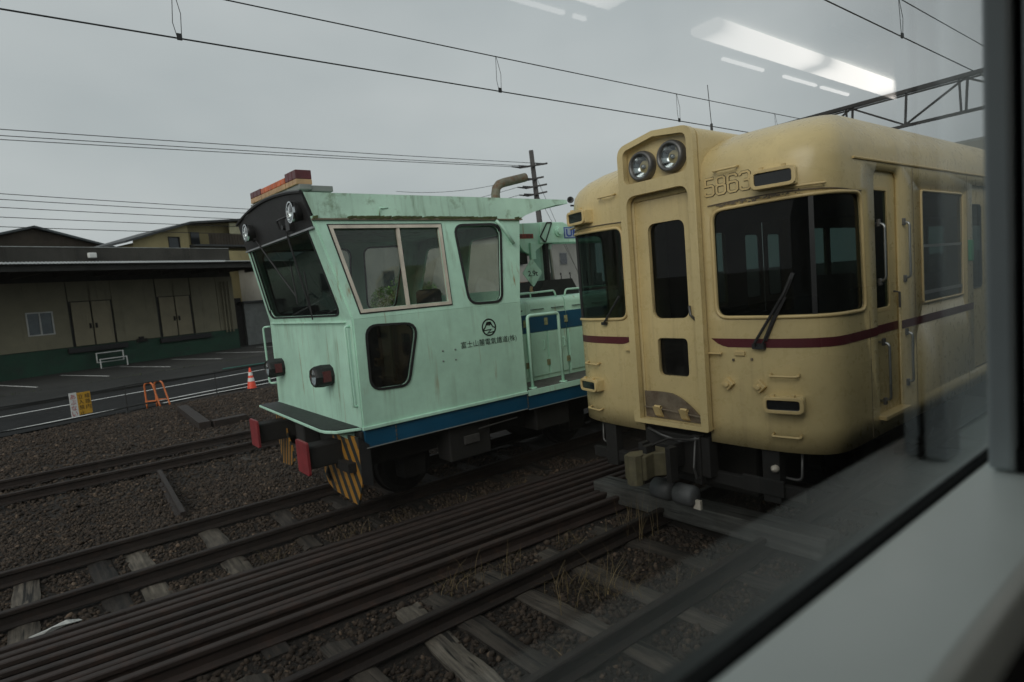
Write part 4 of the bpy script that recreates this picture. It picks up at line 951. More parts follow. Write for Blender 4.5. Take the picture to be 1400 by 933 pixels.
# lamp boxes, steps, grab handles on the front
def fbox(yc, z0, z1, wd, dep, nm, mat_in, lip=True):
    s_ = sy(yc); o = MB(); fn = lambda a, b, d: P(s_ + a, b, d)
    poly = rpoly([(-wd / 2, z0), (wd / 2, z0), (wd / 2, z1), (-wd / 2, z1)], .015, 2)
    o.prism(poly, fn, -.02, dep - .012); b_ = o.build(nm, 'cream', T_, bevel=.006)
    inn = rpoly([(-wd / 2 + .028, z0 + .024), (wd / 2 - .028, z0 + .024), (wd / 2 - .028, z1 - .024), (-wd / 2 + .028, z1 - .024)], .02, 3)
    g = ring(inn, .026, fn, dep - .02, dep + .01); g.build('lamp_frame', 'cream2', b_, bevel=.004)
    g = MB(); g.prism(inn, fn, dep - .011, dep - .004); g.build('lamp_lens', mat_in, b_)
    for q in (-.25, .25):
        g = MB(); g.obox(fn(q * wd, z1 + .008, dep - .02), (.012, 0, 0), (0, .014, 0), (0, 0, .012)); g.build('lamp_clip', 'cream2', b_)
    return b_
LENSD = M('dark_lamp_glass', (.012, .013, .014), .12, var=.1, spec=.6)
for sg in (-1, 1):
    fbox(sg * 1.03, 3.01, 3.15, .30, .11, 'marker_lamp_box', LENSD); fbox(sg * 1.03, 1.285, 1.41, .28, .10, 'tail_lamp_box', LENSD)
    for y0, y1, z in ((.93, 1.13, 1.565), (.93, 1.13, 1.085), (.55, .74, 3.225), (1.10, 1.31, 3.0)):
        a, b = sy(sg * y0), sy(sg * y1)
        rail([P(a, z + .012, 0), P(a, z, .055), P(b, z, .055), P(b, z + .012, 0)], .010, 'cream2', 'step_handle', T_, 6)
    a = sy(sg * .47); g = MB(); g.bar(P(a - .06, 1.735, .03), P(a + .06, 1.735, .03), .03, .012); g.build('foot_ledge', 'cream2', T_)
for y_, z_ in ((-.57, 1.48), (-.84, 1.475)):
    s_ = sy(y_); g = MB(); g.obox(P(s_, z_, .02), (.02, .0, 0), (0, .028, .028), (0, -.028, .028)); g.lathe(P(s_, z_ - .005, .03), (-1, 0, 0), [(0, .02), (.03, .02), (.032, 0)], 10); g.build('cable_socket', 'cream2', T_, bevel=.004)
s_ = sy(-.68); g = MB(); g.obox(P(s_, 1.735, .008), (.008, 0, 0), (0, .045, 0), (0, 0, .018)); g.build('small_plate', 'cream2', T_, bevel=.004)
g = MB()
for q, z in ((-.62, 1.68), (-.78, 1.69)): g.obox(P(sy(q), z, .006), (.006, 0, 0), (0, .008, 0), (0, 0, .01))
g.build('bolt_pair', 'creamdark', T_)
# raised number plate figures 5 8 6 3
DIG = {'5': ([[(1, 2), (.12, 2), (.05, 1.93), (.05, 1.15), (.8, 1.15), (1, .95), (1, .2), (.8, 0), (.1, 0), (0, .12), (0, .35)]], []),
       '8': ([], [[(.2, 1.08), (.05, 1.22), (.05, 1.8), (.22, 2), (.78, 2), (.95, 1.8), (.95, 1.22), (.8, 1.08)], [(.2, 1.05), (0, .88), (0, .2), (.2, 0), (.8, 0), (1, .2), (1, .88), (.8, 1.05)]]),
       '6': ([[(.95, 1.65), (.95, 1.8), (.78, 2), (.22, 2), (0, 1.8), (0, 1.0)]], [[(.2, 1.15), (0, .95), (0, .2), (.2, 0), (.8, 0), (1, .2), (1, .95), (.8, 1.15)]]),
       '3': ([[(.0, 1.65), (.0, 1.82), (.2, 2), (.8, 2), (.97, 1.8), (.97, 1.25), (.8, 1.08), (.4, 1.08)], [(.8, 1.08), (1, .9), (1, .2), (.8, 0), (.2, 0), (0, .18), (0, .38)]], [])}
s5 = sy(-.445); wd_ = .078
for k, ch in enumerate('5863'):
    o_ = s5 - k * .104
    fn = lambda a, b, d, o_=o_: P(o_ - a * wd_, 3.045 + b * .067, d)
    for nm, wdt, d0, d1, mt in (('figure_outline', .0245 / .078, -.002, .003, 'ink'), ('figure', .0165 / .078, .003, .009, 'cream2')):  # dark outline stroke behind each raised cream figure
        g = MB()
        fn2 = lambda a, b, d, fn=fn: fn(a / 1.0, b * 1.0, d)
        for pth in DIG[ch][0]: stroke(g, [(a * .078, b * .067) for a, b in pth], wdt * .078, lambda a, b, d, o_=o_: P(o_ - a, 3.045 + b, d), d0, d1)
        for pth in DIG[ch][1]: stroke(g, [(a * .078, b * .067) for a, b in pth], wdt * .078, lambda a, b, d, o_=o_: P(o_ - a, 3.045 + b, d), d0, d1, True)
        g.build(nm, mt, T_)
# panel seams and the rain strip above the windows
for s_ in (sx(5.22), sx(5.22, 1)):
    g = MB(); g.bar(P(s_, .96, .001), P(s_, 2.0, .001), .004, .003, (1, 0, 0)); g.build('panel_seam', 'creamdark', T_)
for s_ in (sx(6.2), sx(7.68)):
    g = MB(); g.bar(P(s_, .96, .001), P(s_, 3.18, .001), .004, .003, (1, 0, 0)); g.build('panel_seam', 'creamdark', T_)
for sg in (-1, 1):
    g = MB(); g.tube([P(s_, 2.962 + .012 * math.sin(k * .2), .008) for k, s_ in enumerate(np.linspace(sy(sg * .46), sx(5.12, sg), 24))], .005, 5); g.build('rain_strip', 'creamdark', T_)
g = MB(); g.tube([P(s_, 3.2, .006) for s_ in np.linspace(sx(5.0), -SM, 60)], .010, 6); g.build('roof_gutter', 'cream2', T_)
g = MB()
for _ in range(70):   # flaking sealant over the big window
    s_ = random.uniform(sy(-.55), sy(-1.2)); g.obox(P(s_, 2.955 + random.gauss(0, .008), .007), (.002, 0, 0), (0, random.uniform(.004, .018), 0), (0, 0, random.uniform(.002, .006)))
tag(g.build('sealant_flakes', 'creamdark', T_), None, None, kind='stuff')
# wipers
def wiper(pts, nm='wiper'):
    g = MB(); g.tube([P(sy(a), z, d) for a, z, d in pts], .011, 6); return g
g = wiper([(-.83, 1.80, .03), (-.83, 1.83, .05), (-1.05, 2.20, .03), (-1.10, 2.32, .02)]); g.tube([P(sy(-.87), 1.80, .03), P(sy(-1.07), 2.18, .03)], .007, 6); g.bar(P(sy(-.90), 1.85, .015), P(sy(-1.12), 2.36, .012), .02, .03); g.obox(P(sy(-.85), 1.80, .02), (.02, 0, 0), (0, .05, 0), (0, 0, .022)); g.build('wiper', 'black', T_)
g = wiper([(.78, 1.99, .02), (.78, 2.0, .04), (.67, 2.13, .03), (.57, 2.26, .015)]); g.obox(P(sy(.80), 1.99, .02), (.015, 0, 0), (0, .03, 0), (0, 0, .014)); g.build('wiper', 'black', T_)
# cab side door
def side_door(sg):
    wq = rpoly([(5.40, 2.0), (5.70, 2.0), (5.70, 2.97), (5.40, 2.97)], .02, 2)
    yq = lambda d: YC + sg * (HW - d)
    o = sheet([(5.36, 1.09), (5.88, 1.09), (5.88, 3.15), (5.36, 3.15)], [wq], lambda a, b: (a, yq(.045), b)).build('cab_door', 'cream', T_, recalc=False)
    md = o.modifiers.new('thickness', 'SOLIDIFY'); md.thickness = .03; md.offset = 0
    g = ring(wq, .035, lambda a, b, d: (a, yq(.04 - d), b), 0, .012); g.build('door_window_frame', 'cream2', o, bevel=.004)
    sheet(wq, [], lambda a, b: (a, yq(.04), b)).build('door_pane', 'panedark', o, recalc=False)
    g = MB(); g.bar((5.37, yq(.028), 1.822), (5.87, yq(.028), 1.822), .004, .072); g.build('door_stripe', 'maroon', o)
    g = MB(); g.bar((5.35, yq(-.01), 1.095), (5.89, yq(-.01), 1.095), .09, .035); g.build('door_step', 'cream2', o, bevel=.006)
    g = MB(); g.tube([(5.80, yq(.03), 2.12), (5.80, yq(-.015), 2.11), (5.80, yq(-.015), 1.98)], .01, 6); g.build('door_lever', 'dsteel', o)
    for x, z0, z1 in ((5.43, 2.22, 2.70), (5.955, 2.22, 2.71), (5.46, 1.22, 1.72), (5.96, 1.30, 1.75)):
        rail([(x, yq(.03 if x < 5.8 else 0), z1), (x, yq(-.05), z1 - .015), (x, yq(-.05), z0 + .015), (x, yq(.03 if x < 5.8 else 0), z0)], .011, 'steel', 'grab_handle', T_, 8)
        for z in (z0, z1): g = MB(); g.obox((x, yq(-.008), z), (.018, 0, 0), (0, .012, 0), (0, 0, .03)); g.build('handle_boss', 'dsteel', T_, bevel=.005)
side_door(-1); side_door(1)
g = MB(); g.box(7.70, 7.78, YC - HW - .03, YC - HW + .01, 2.30, 2.52); g.build('door_switch_box', M('green_switch', (.05, .25, .13), .5), T_, bevel=.008)
# roof fittings
g = MB(); g.tube([(5.15, YC - .08, 3.6), (5.15, YC - .08, 3.80)], .012, 8); g.tube([(5.15, YC - .08, 3.80), (5.12, YC - .08, 4.15)], .0035, 5); g.build('radio_aerial', 'black', T_)
for x in (13.5, 18.5): g = MB(); g.box(x - 1.2, x + 1.2, YC - .75, YC + .75, 3.94, 4.22); g.build('roof_unit', 'grey', T_, bevel=.05)
# interior: floor, ceiling, cab partition, desk, seat
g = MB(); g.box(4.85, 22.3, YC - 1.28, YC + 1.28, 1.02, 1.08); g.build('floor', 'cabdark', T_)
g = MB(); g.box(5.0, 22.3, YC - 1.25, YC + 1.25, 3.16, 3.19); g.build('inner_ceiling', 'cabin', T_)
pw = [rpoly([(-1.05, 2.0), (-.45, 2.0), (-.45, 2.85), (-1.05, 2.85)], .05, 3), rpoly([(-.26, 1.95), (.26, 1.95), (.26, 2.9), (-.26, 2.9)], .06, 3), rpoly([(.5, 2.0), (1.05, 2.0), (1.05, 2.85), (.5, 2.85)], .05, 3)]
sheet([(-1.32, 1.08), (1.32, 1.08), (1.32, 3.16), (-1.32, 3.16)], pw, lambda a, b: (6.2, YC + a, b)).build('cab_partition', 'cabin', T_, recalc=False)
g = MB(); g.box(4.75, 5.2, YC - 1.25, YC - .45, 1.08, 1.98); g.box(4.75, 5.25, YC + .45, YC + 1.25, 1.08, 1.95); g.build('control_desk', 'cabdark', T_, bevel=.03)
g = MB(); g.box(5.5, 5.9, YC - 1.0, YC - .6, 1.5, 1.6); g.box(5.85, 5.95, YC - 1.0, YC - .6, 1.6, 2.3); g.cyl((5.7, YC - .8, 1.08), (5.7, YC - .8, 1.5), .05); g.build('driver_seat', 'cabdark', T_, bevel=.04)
g = MB(); g.box(22.3, 22.4, YC - 1.3, YC + 1.3, 1.0, 3.9); g.build('end_wall', 'cream', T_)
# coupler, tanks and bogie
def poly_y(poly, y0, y1, nm, mt, bev=.01, parent=T_): g = MB(); g.prism(poly, lambda a, b, d: (a, d, b), y0, y1); return g.build(nm, mt, parent, bevel=bev)
cp = M('flaking_coupler_paint', (.12, .105, .06), .6, var=.3, vs=12, blotch=((.10, .085, .06), .5, .7))
g = MB(); g.prism(rpoly([(3.86, YC + .13), (3.84, YC + .0), (3.93, YC - .06), (4.06, YC - .04), (4.18, YC - .13), (4.26, YC - .11), (4.26, YC + .13), (4.08, YC + .10), (3.98, YC + .16)], .03, 3), lambda a, b, d: (a, b, d), .67, .885); cpl = g.build('coupler_head', cp, T_, bevel=.012)
g = MB(); g.cyl((3.89, YC + .03, .64), (3.89, YC + .03, .90), .075, n=8); g.build('coupler_knuckle', cp, cpl, smooth=False)
g = MB(); g.box(4.0, 4.12, YC - .015, YC + .03, .885, .95); g.tube([(4.06, YC, .94), (4.2, YC - .1, .99), (4.3, YC - .3, .98)], .012, 6); g.build('lock_lifter', 'under', cpl)
g = MB(); g.box(4.12, 4.22, YC - .17, YC - .12, .62, .93); g.box(4.12, 4.22, YC + .13, YC + .18, .62, .93); g.build('guide_horn', 'under', cpl)
g = MB(); g.box(4.26, 5.0, YC - .10, YC + .10, .70, .92); g.build('coupler_shank', 'under', cpl, bevel=.01)
g = MB(); g.box(4.42, 4.55, YC - .36, YC + .34, .62, .98); g.box(4.40, 4.47, YC - .28, YC - .20, .55, 1.0); g.build('draw_box', 'under', T_, bevel=.01)
g = MB(); g.tube([(4.42, YC + .30, .99), (4.36, YC + .1, .96), (4.36, YC - .1, .93), (4.40, YC - .28, .97)], .012, 6); g.tube([(4.40, YC - .24, .98), (4.34, YC - .25, .72), (4.36, YC - .26, .62), (4.40, YC - .26, .60)], .012, 6); g.build('air_hose', 'dsteel', T_)
for yy in (-.16, .09): g = MB(); g.lathe((4.32, YC + yy, .46), (0, 1, 0), [(-.11, 0), (-.11, .06), (-.085, .095), (.085, .095), (.11, .06), (.11, 0)], 16); g.build('cable_jumper_drum', M('dirty_white', (.085, .088, .09), .6, var=.3, vs=8), T_, smooth=True)
g = MB(); g.box(4.3, 4.33, YC - .32, YC - .25, .36, .44); g.build('drum_tag', 'alu', T_)
g = MB(); g.box(4.52, 4.58, YC - 1.15, YC + 1.15, .55, .66); g.box(4.50, 4.60, YC - .95, YC - .80, .50, .95); g.box(4.50, 4.60, YC + .80, YC + .95, .50, .95); g.box(4.49, 4.52, YC - .98, YC - .62, .56, .70); g.build('pilot_beam', 'under', T_, bevel=.008)
for sg in (-1, 1): rail([(4.62, YC + sg * 1.08, .95), (4.60, YC + sg * 1.08, .70), (4.60, YC + sg * .9, .70), (4.62, YC + sg * .9, .95)], .012, 'dsteel', 'shunter_step', T_)
g = MB(); g.lathe((4.50, YC - .92, .80), (-1, 0, 0), [(0, .03), (.03, .032), (.05, .015), (.06, 0)], 10); g.build('air_cock', 'alu', T_, smooth=True)
for bx in (6.6, 8.7, 17.5, 19.6):
    for s_ in (-1, 1):
        yw = YC + s_ * .56; g = MB(); g.lathe((bx, yw - s_ * .07, .43), (0, s_, 0), [(0, .0), (0, .46), (.028, .46), (.03, .43), (.13, .425), (.135, .36), (.10, .33), (.10, .14), (.15, .1), (.15, 0)], 32); g.build('wheel', 'wheel', T_, auto=35)
for bx in (7.65, 18.55):
    g = MB()
    for s_ in (-1, 1):
        y0 = YC + s_ * .86
        g.prism([(bx - 1.55, .55), (bx - 1.4, .68), (bx - .5, .66), (bx - .3, .42), (bx + .3, .42), (bx + .5, .66), (bx + 1.4, .68), (bx + 1.55, .55), (bx + 1.4, .4), (bx - 1.4, .4)], lambda a, b, d: (a, d, b), y0 - .06, y0 + .06)
        for q in (-1.05, 1.05): g.box(bx + q - .17, bx + q + .17, y0 - .1, y0 + .12, .26, .60)
    g.box(bx - .25, bx + .25, YC - .95, YC + .95, .5, .95); g.build('bogie_frame', 'under', T_, bevel=.015)
g = MB(); g.box(4.85, 22.2, YC - 1.2, YC + 1.2, .96, 1.015); g.build('floor_frame', 'under', T_)
g = MB(); g.box(5.0, 6.0, YC - .45, YC + .45, .3, .95); g.box(10.2, 12.5, YC - 1.25, YC - .5, .35, .95); g.box(13, 15.8, YC - 1.25, YC - .5, .35, .95); g.build('equipment_box', 'under', T_, bevel=.02)
# ================================================================ BUILDINGS BEYOND THE ROAD
def ub(mb, u0, u1, v0, v1, z0, z1): return mb.box(u0, u1, v0, v1, z0, z1, fn=uv)
def upart(name, mat, parent, *bx, bevel=0):
    g = MB()
    for b in bx: ub(g, *b)
    return g.build(name, mat, parent, bevel=bevel)
wh = thing('loading_warehouse', uv(14, 42, GZ), 'long low warehouse with cream panels, green plinth and dark canopy', 'warehouse')
BV = 40.64
upart('plinth', 'wallgreen', wh, (2, 25.9, BV - .06, 56, GZ - .05, 1.13))
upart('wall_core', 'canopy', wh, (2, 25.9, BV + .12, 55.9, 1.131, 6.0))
for u0, u1 in ((2, 5.2), (5.24, 8.5), (8.54, 11.85), (17.85, 20.42), (22.80, 24.6), (24.64, 25.9)):
    upart('wall_panel', 'wallc', wh, (u0, u1, BV, BV + .1, 1.16, 4.95))
wp_ = sheet([(11.9, 1.16), (15.45, 1.16), (15.45, 4.95), (11.9, 4.95)], [[(13.45, 2.06), (14.6, 2.06), (14.6, 3.24), (13.45, 3.24)]], lambda a, b: uv(a, BV, b)).build('wall_panel', 'wallc', wh, recalc=False)
wn = MB(); ring([(13.45, 2.06), (14.6, 2.06), (14.6, 3.24), (13.45, 3.24)], .07, lambda a, b, d: uv(a, BV - d, b), -.05, .03, wn); ub(wn, 13.99, 14.06, BV - .03, BV + .05, 2.06, 3.24)
wf_ = wn.build('window_frame', M('grey_white_frame', (.5, .5, .48), .6), wh)
for a0, a1 in ((13.45, 13.985), (14.065, 14.6)): upart('window_pane', M('curtained_glass', (.13, .15, .16), .2), wf_, (a0, a1, BV + .04, BV + .06, 2.06, 3.24))
for a0, a1, hs in ((15.62, 16.60, 1), (16.68, 17.72, -1), (20.62, 21.58, 1), (21.66, 22.62, -1)):
    d_ = upart('loading_door', 'doorc', wh, (a0, a1, BV - .02, BV + .06, 1.16, 3.75), bevel=.02)
    hu = a1 - .12 if hs > 0 else a0 + .12
    upart('door_handle', 'under', d_, (hu - .05, hu + .05, BV - .07, BV - .021, 2.15, 2.45), (hu - .03, hu + .03, BV - .10, BV - .071, 2.2, 2.4))
    upart('door_head', 'wallc', wh, (a0 - .1, a1 + .1, BV + .01, BV + .09, 3.8, 4.95))
for a0, a1 in ((15.1, 18.3), (20.3, 23.7)): upart('dock_bumper', 'rubber', wh, (a0, a1, BV - .30, BV - .061, .78, 1.10), bevel=.03)
upart('dock_fitting', 'under', wh, (18.9, 19.5, BV - .2, BV - .061, 1.0, 1.2), (19.05, 19.3, BV - .2, BV - .061, 1.2, 1.34))
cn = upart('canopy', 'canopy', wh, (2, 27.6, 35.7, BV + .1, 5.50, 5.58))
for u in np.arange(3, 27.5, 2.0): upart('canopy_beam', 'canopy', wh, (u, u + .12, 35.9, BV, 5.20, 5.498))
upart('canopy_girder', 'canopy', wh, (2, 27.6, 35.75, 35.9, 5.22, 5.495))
g = MB(); vs = []; nU = 620
for k in range(nU + 1):
    u = 2 + 25.6 * k / nU; zz = 5.60 + .022 * math.sin(u * 2 * math.pi / .16)
    vs += [uv(u, 35.45, zz - .03), uv(u, BV + .2, zz + .36)]
g.add(vs, [(2 * k, 2 * k + 2, 2 * k + 3, 2 * k + 1) for k in range(nU)]); cs = g.build('canopy_sheet', 'corr', wh, recalc=False, smooth=True); md = cs.modifiers.new('thickness', 'SOLIDIFY'); md.thickness = .045; md.offset = 1
g = MB(); vs = []; nU = 500
for k in range(nU + 1):
    u = 2 + 20.3 * k / nU; zz = 5.575 + .022 * math.sin(u * 2 * math.pi / .16); vs += [uv(u, 35.42, zz - .015), uv(u, 35.42, zz + .075)]
g.add(vs, [(2 * k, 2 * k + 2, 2 * k + 3, 2 * k + 1) for k in range(nU)]); sk = g.build('canopy_edge', M('lit_edge_white', (.78, .80, .80), .4, var=.15, vs=.4), wh, recalc=False); md = sk.modifiers.new('thickness', 'SOLIDIFY'); md.thickness = .02  # white strip paints in skylight along the sheet's translucent front edge
upart('parapet', 'parapet', wh, (2, 25.9, BV - .1, BV + .1, 5.6, 6.94))
upart('parapet_cap', 'corr', wh, (2, 25.9, BV - .13, BV + .13, 6.941, 6.975))
for u in (9.5, 12.8, 16.2, 19.6, 23): upart('downpipe_joint', 'parapet', wh, (u, u + .08, BV - .13, BV - .101, 5.7, 6.94))
upart('parapet_lamp', 'white2', wh, (16.8, 17.25, BV - .35, BV - .101, 6.30, 6.62), bevel=.06)
upart('roof_deck', 'roofdark', wh, (2, 25.9, BV + .1, 56, 6.0, 6.3))
for u in (25.0, 25.25, 25.5): g = MB(); g.tube([uv(u, BV - .12, 1.0), uv(u, BV - .12, 4.6)], .06, 8); g.build('wall_pipe', 'wallc', wh)
# white step frame under the loading door
g = MB(); sf = tag(None or thing('loading_step', uv(17, 40, GZ), 'white framed loading step standing below the warehouse door', 'step'), None, None)
for z0, z1, v in ((.12, .62, 39.9), (-.25, .26, 39.5)):
    g = MB(); q = [(16.3, z0), (17.7, z0), (17.7, z1), (16.3, z1)]
    ring(q, .05, lambda a, b, d: uv(a, v + d, b), 0, .05, g); g.build('step_frame', 'white2', sf)
    upart('step_tread', 'under', sf, (16.3, 17.7, v + .051, v + .35, z1 - .03, z1))
# grey lean-to on the right
ln = thing('grey_shed', uv(29, 43, GZ), 'small grey shed beside the right end of the warehouse', 'shed')
upart('wall', 'grey', ln, (27.5, 34, 42, 47, GZ - .05, 3.0)); upart('roof', 'roofdark', ln, (27.2, 34.2, 41.6, 47.2, 3.001, 3.12)); upart('dark_doorway', 'under', ln, (26.6, 27.45, 42.2, 46, GZ, 3.4))
# gabled shed and tank behind the parapet
gs = thing('gabled_shed', uv(16.5, 50, GZ), 'dark gabled shed with blue grey roof behind the warehouse parapet', 'shed')
g = MB(); g.prism([(11.6, 5.9), (21.3, 5.9), (21.3, 7.45), (16.46, 8.78), (11.6, 7.45)], lambda a, b, d: uv(a, d, b), 57, 66); gw_ = None
g.build('gable_wall', 'gable', gs)
SC = 57 / 46.64
for (a0, b0), (a1, b1) in (((11.2, 7.36), (16.46, 8.82)), ((16.46, 8.82), (21.7, 7.36))):
    g = MB(); g.prism([(a0, b0), (a1, b1), (a1, b1 + .14), (a0, b0 + .14)], lambda a, b, d: uv(a, d, b), 56.6, 66.4); g.build('roof_slope', 'rooftile', gs)
gs2 = [o for o in gs.children]
for o in gs2:   # the shed stands further back than the wall it was measured against: same outline, larger
    me = o.data; k = SC
    for v_ in me.vertices:
        pu = Vector(v_.co).dot(U); pv_ = Vector(v_.co).dot(Vv); q = uv(pu * k, pv_, CAMZ + (v_.co.z - CAMZ) * k); v_.co = q
wt = thing('water_tank', uv(17.2, 62, GZ), 'round teal water tank beside the gabled shed roof', 'tank')
g = MB(); g.lathe(uv(17.2, 62, 9.3), (0, 0, 1), [(0, 0), (0, 1.9), (1.35, 1.9), (1.5, 1.7), (1.7, 0)], 24); g.build('tank_drum', 'tank', wt, auto=40)
g = MB(); g.lathe(uv(17.2, 62, 10.1), (0, 0, 1), [(0, 1.9), (.03, 1.95), (.1, 1.95), (.13, 1.9)], 24); g.build('tank_hoop', 'tank', wt)
for k in range(4):
    a = R(45 + 90 * k); q = Vector(uv(17.2, 62, 0)) + Vector((math.cos(a), math.sin(a), 0)) * 1.5; g = MB(); g.cyl((q.x, q.y, -.2), (q.x, q.y, 9.3), .1, n=8); g.build('tank_leg', 'grey', wt)
# ochre house behind
hs = thing('ochre_house', uv(28, 50, GZ), 'ochre house with mono pitch dark roof and balcony behind the warehouse', 'house')
hw_ = [(25.0, 7.66), (25.78, 7.66), (25.78, 8.45), (25.0, 8.45)]
g = sheet([(22.4, -.2), (26.55, -.2), (26.55, 9.50), (22.4, 8.15)], [hw_], lambda a, b: uv(a, 46.64, b)); g.add([uv(22.4, 46.64, -.2), uv(22.4, 46.64, 7.98), uv(22.4, 54, 7.98), uv(22.4, 54, -.2)], [(0, 1, 2, 3)]); g.build('wall', 'housey', hs, recalc=False)
g = MB(); ring(hw_, .05, lambda a, b, d: uv(a, 46.64 - d, b), -.05, .03, g); wf_ = g.build('window_frame', 'under', hs); upart('window_pane', 'housepane', wf_, (25.0, 25.78, 46.70, 46.72, 7.66, 8.45))
g = MB(); g.prism([(26.551, -.2), (34, -.2), (34, 10.25), (26.551, 9.5)], lambda a, b, d: uv(a, d, b), 47.5, 54); g.build('side_wall', 'housey', hs)
upart('balcony_door', 'housepane', hs, (27.2, 27.9, 47.42, 47.499, 8.05, 9.0))
bc = upart('balcony', 'roofdark', hs, (26.7, 34, 46.1, 47.4, 7.75, 7.9))
for k in range(24): upart('balcony_board', 'gable', bc, (27.9 + .25 * k, 28.12 + .25 * k, 46.1, 46.14, 7.9, 8.75))
upart('upper_panel', M('pale_panel', (.42, .40, .26), .7), hs, (30.1, 32.4, 46.6, 46.7, 8.8, 9.75)); upart('lower_wall', 'housey', hs, (28.2, 34, 45.2, 45.3, 5.9, 7.3))
for pts, v0, v1 in ((((21.7, 7.93), (26.7, 9.52)), 46.2, 54.4), (((26.7, 9.52), (35, 10.35)), 46.3, 54.4)):
    (a0, b0), (a1, b1) = pts; g = MB(); g.prism([(a0, b0), (a1, b1), (a1, b1 + .16), (a0, b0 + .16)], lambda a, b, d: uv(a, d, b), v0, v1); g.build('roof_slope', 'roofdark', hs)
# pale house seen between crane and cream train
ph = thing('pale_house', uv(60, 36, GZ), 'pale two storey house with balcony fence seen below the crane boom', 'house')
upart('wall', 'housew', ph, (50, 72, 33, 44, GZ, 7.6)); upart('roof', 'roofdark', ph, (49.4, 72.6, 32.4, 44.6, 7.601, 7.85))
bl_ = upart('balcony_slab', 'roofdark', ph, (56.4, 72, 31.4, 33, 1.4, 1.62))
for k in range(6): upart('balcony_panel', 'housew', bl_, (57.0 + 2.2 * k, 59.0 + 2.2 * k, 31.4, 31.46, 1.75, 3.35)); upart('balcony_post', 'under', bl_, (56.86 + 2.2 * k, 56.98 + 2.2 * k, 31.38, 31.5, 1.63, 3.6))
upart('carport', 'under', ph, (56.4, 71, 32.6, 32.98, GZ, 1.39)); upart('brick_bay', 'brick', ph, (50.2, 54.2, 32.2, 32.95, GZ, 2.9)); upart('shop_window', 'housepane', ph, (54.6, 56, 32.7, 32.97, 0, 3.0))
upart('wall_sign', 'redink', ph, (54.6, 55.9, 32.6, 32.69, 2.1, 2.9))
for k in range(3): w_ = upart('window_frame', 'grey', ph, (52 + 5 * k, 53.8 + 5 * k, 32.93, 32.999, 4.6, 6.0)); upart('window_pane', 'housepane', w_, (52.1 + 5 * k, 53.7 + 5 * k, 32.9, 32.929, 4.7, 5.9))
# grey white house and a bush, seen through the cab windows
gh_ = thing('white_gable_house', uv(38, 42, GZ), 'off white house seen through the crane vehicle cab windows', 'house')
g = MB(); g.prism([(31, -.2), (46, -.2), (46, 6.2), (38.5, 9.4), (31, 6.2)], lambda a, b, d: uv(a, d, b), 40, 50); g.build('wall', 'housew', gh_)
for (a0, b0), (a1, b1) in (((30.4, 6.0), (38.5, 9.5)), ((38.5, 9.5), (46.6, 6.0))):
    g = MB(); g.prism([(a0, b0), (a1, b1), (a1, b1 + .15), (a0, b0 + .15)], lambda a, b, d: uv(a, d, b), 39.6, 50.4); g.build('roof_slope', 'rooftile', gh_)
for k in range(3): w_ = upart('window_frame', 'grey', gh_, (33.2 + 3.6 * k, 34.8 + 3.6 * k, 39.93, 39.998, 3.4, 5.0)); upart('window_pane', 'housepane', w_, (33.3 + 3.6 * k, 34.7 + 3.6 * k, 39.9, 39.929, 3.5, 4.9))
bs = thing('green_bush', uv(37, 34, GZ), 'leafy green bush seen through the crane vehicle cab windows', 'bush')
g = MB()
for k in range(7):
    a = random.uniform(0, 6.28); g.tube([uv(37 + .2 * math.cos(a), 34 + .2 * math.sin(a), GZ), uv(37 + 2.2 * math.cos(a), 34 + 1.2 * math.sin(a), 3 + random.uniform(-.5, .8))], .08, 6, radii=[.09, .02])
g.build('stem', 'bark', bs)
NB = 5200; Q = RNG.normal(size=(NB, 3)); Q /= np.linalg.norm(Q, axis=1)[:, None]; rad = RNG.uniform(.45, 1, NB) ** .5
vs = []; fs = []
for i in range(NB):
    cx_ = [(0, 0, 0, 1), (-2.4, .2, -.5, .75), (2.3, -.2, -.4, .8), (.8, .1, .9, .6)][i % 4]
    c = Vector((37 + cx_[0] + Q[i, 0] * 2.0 * rad[i] * cx_[3], 34 + cx_[1] + Q[i, 1] * 1.2 * rad[i] * cx_[3], 2.4 + cx_[2] + Q[i, 2] * 2.0 * rad[i] * cx_[3]))
    c = Vector(uv(c.x, c.y, max(0, c.z))); n1 = Vector(RNG.normal(size=3)).normalized(); n2 = n1.orthogonal().normalized(); s_ = random.uniform(.06, .14)
    b = len(vs); n3 = n1.cross(n2); vs += [tuple(c + n2 * s_), tuple(c + n3 * s_ * .5), tuple(c - n2 * s_), tuple(c - n3 * s_ * .5)]; fs.append((b, b + 1, b + 2, b + 3))
g = MB(); g.add(vs, fs); g.build('foliage', 'leaf', bs, recalc=False)

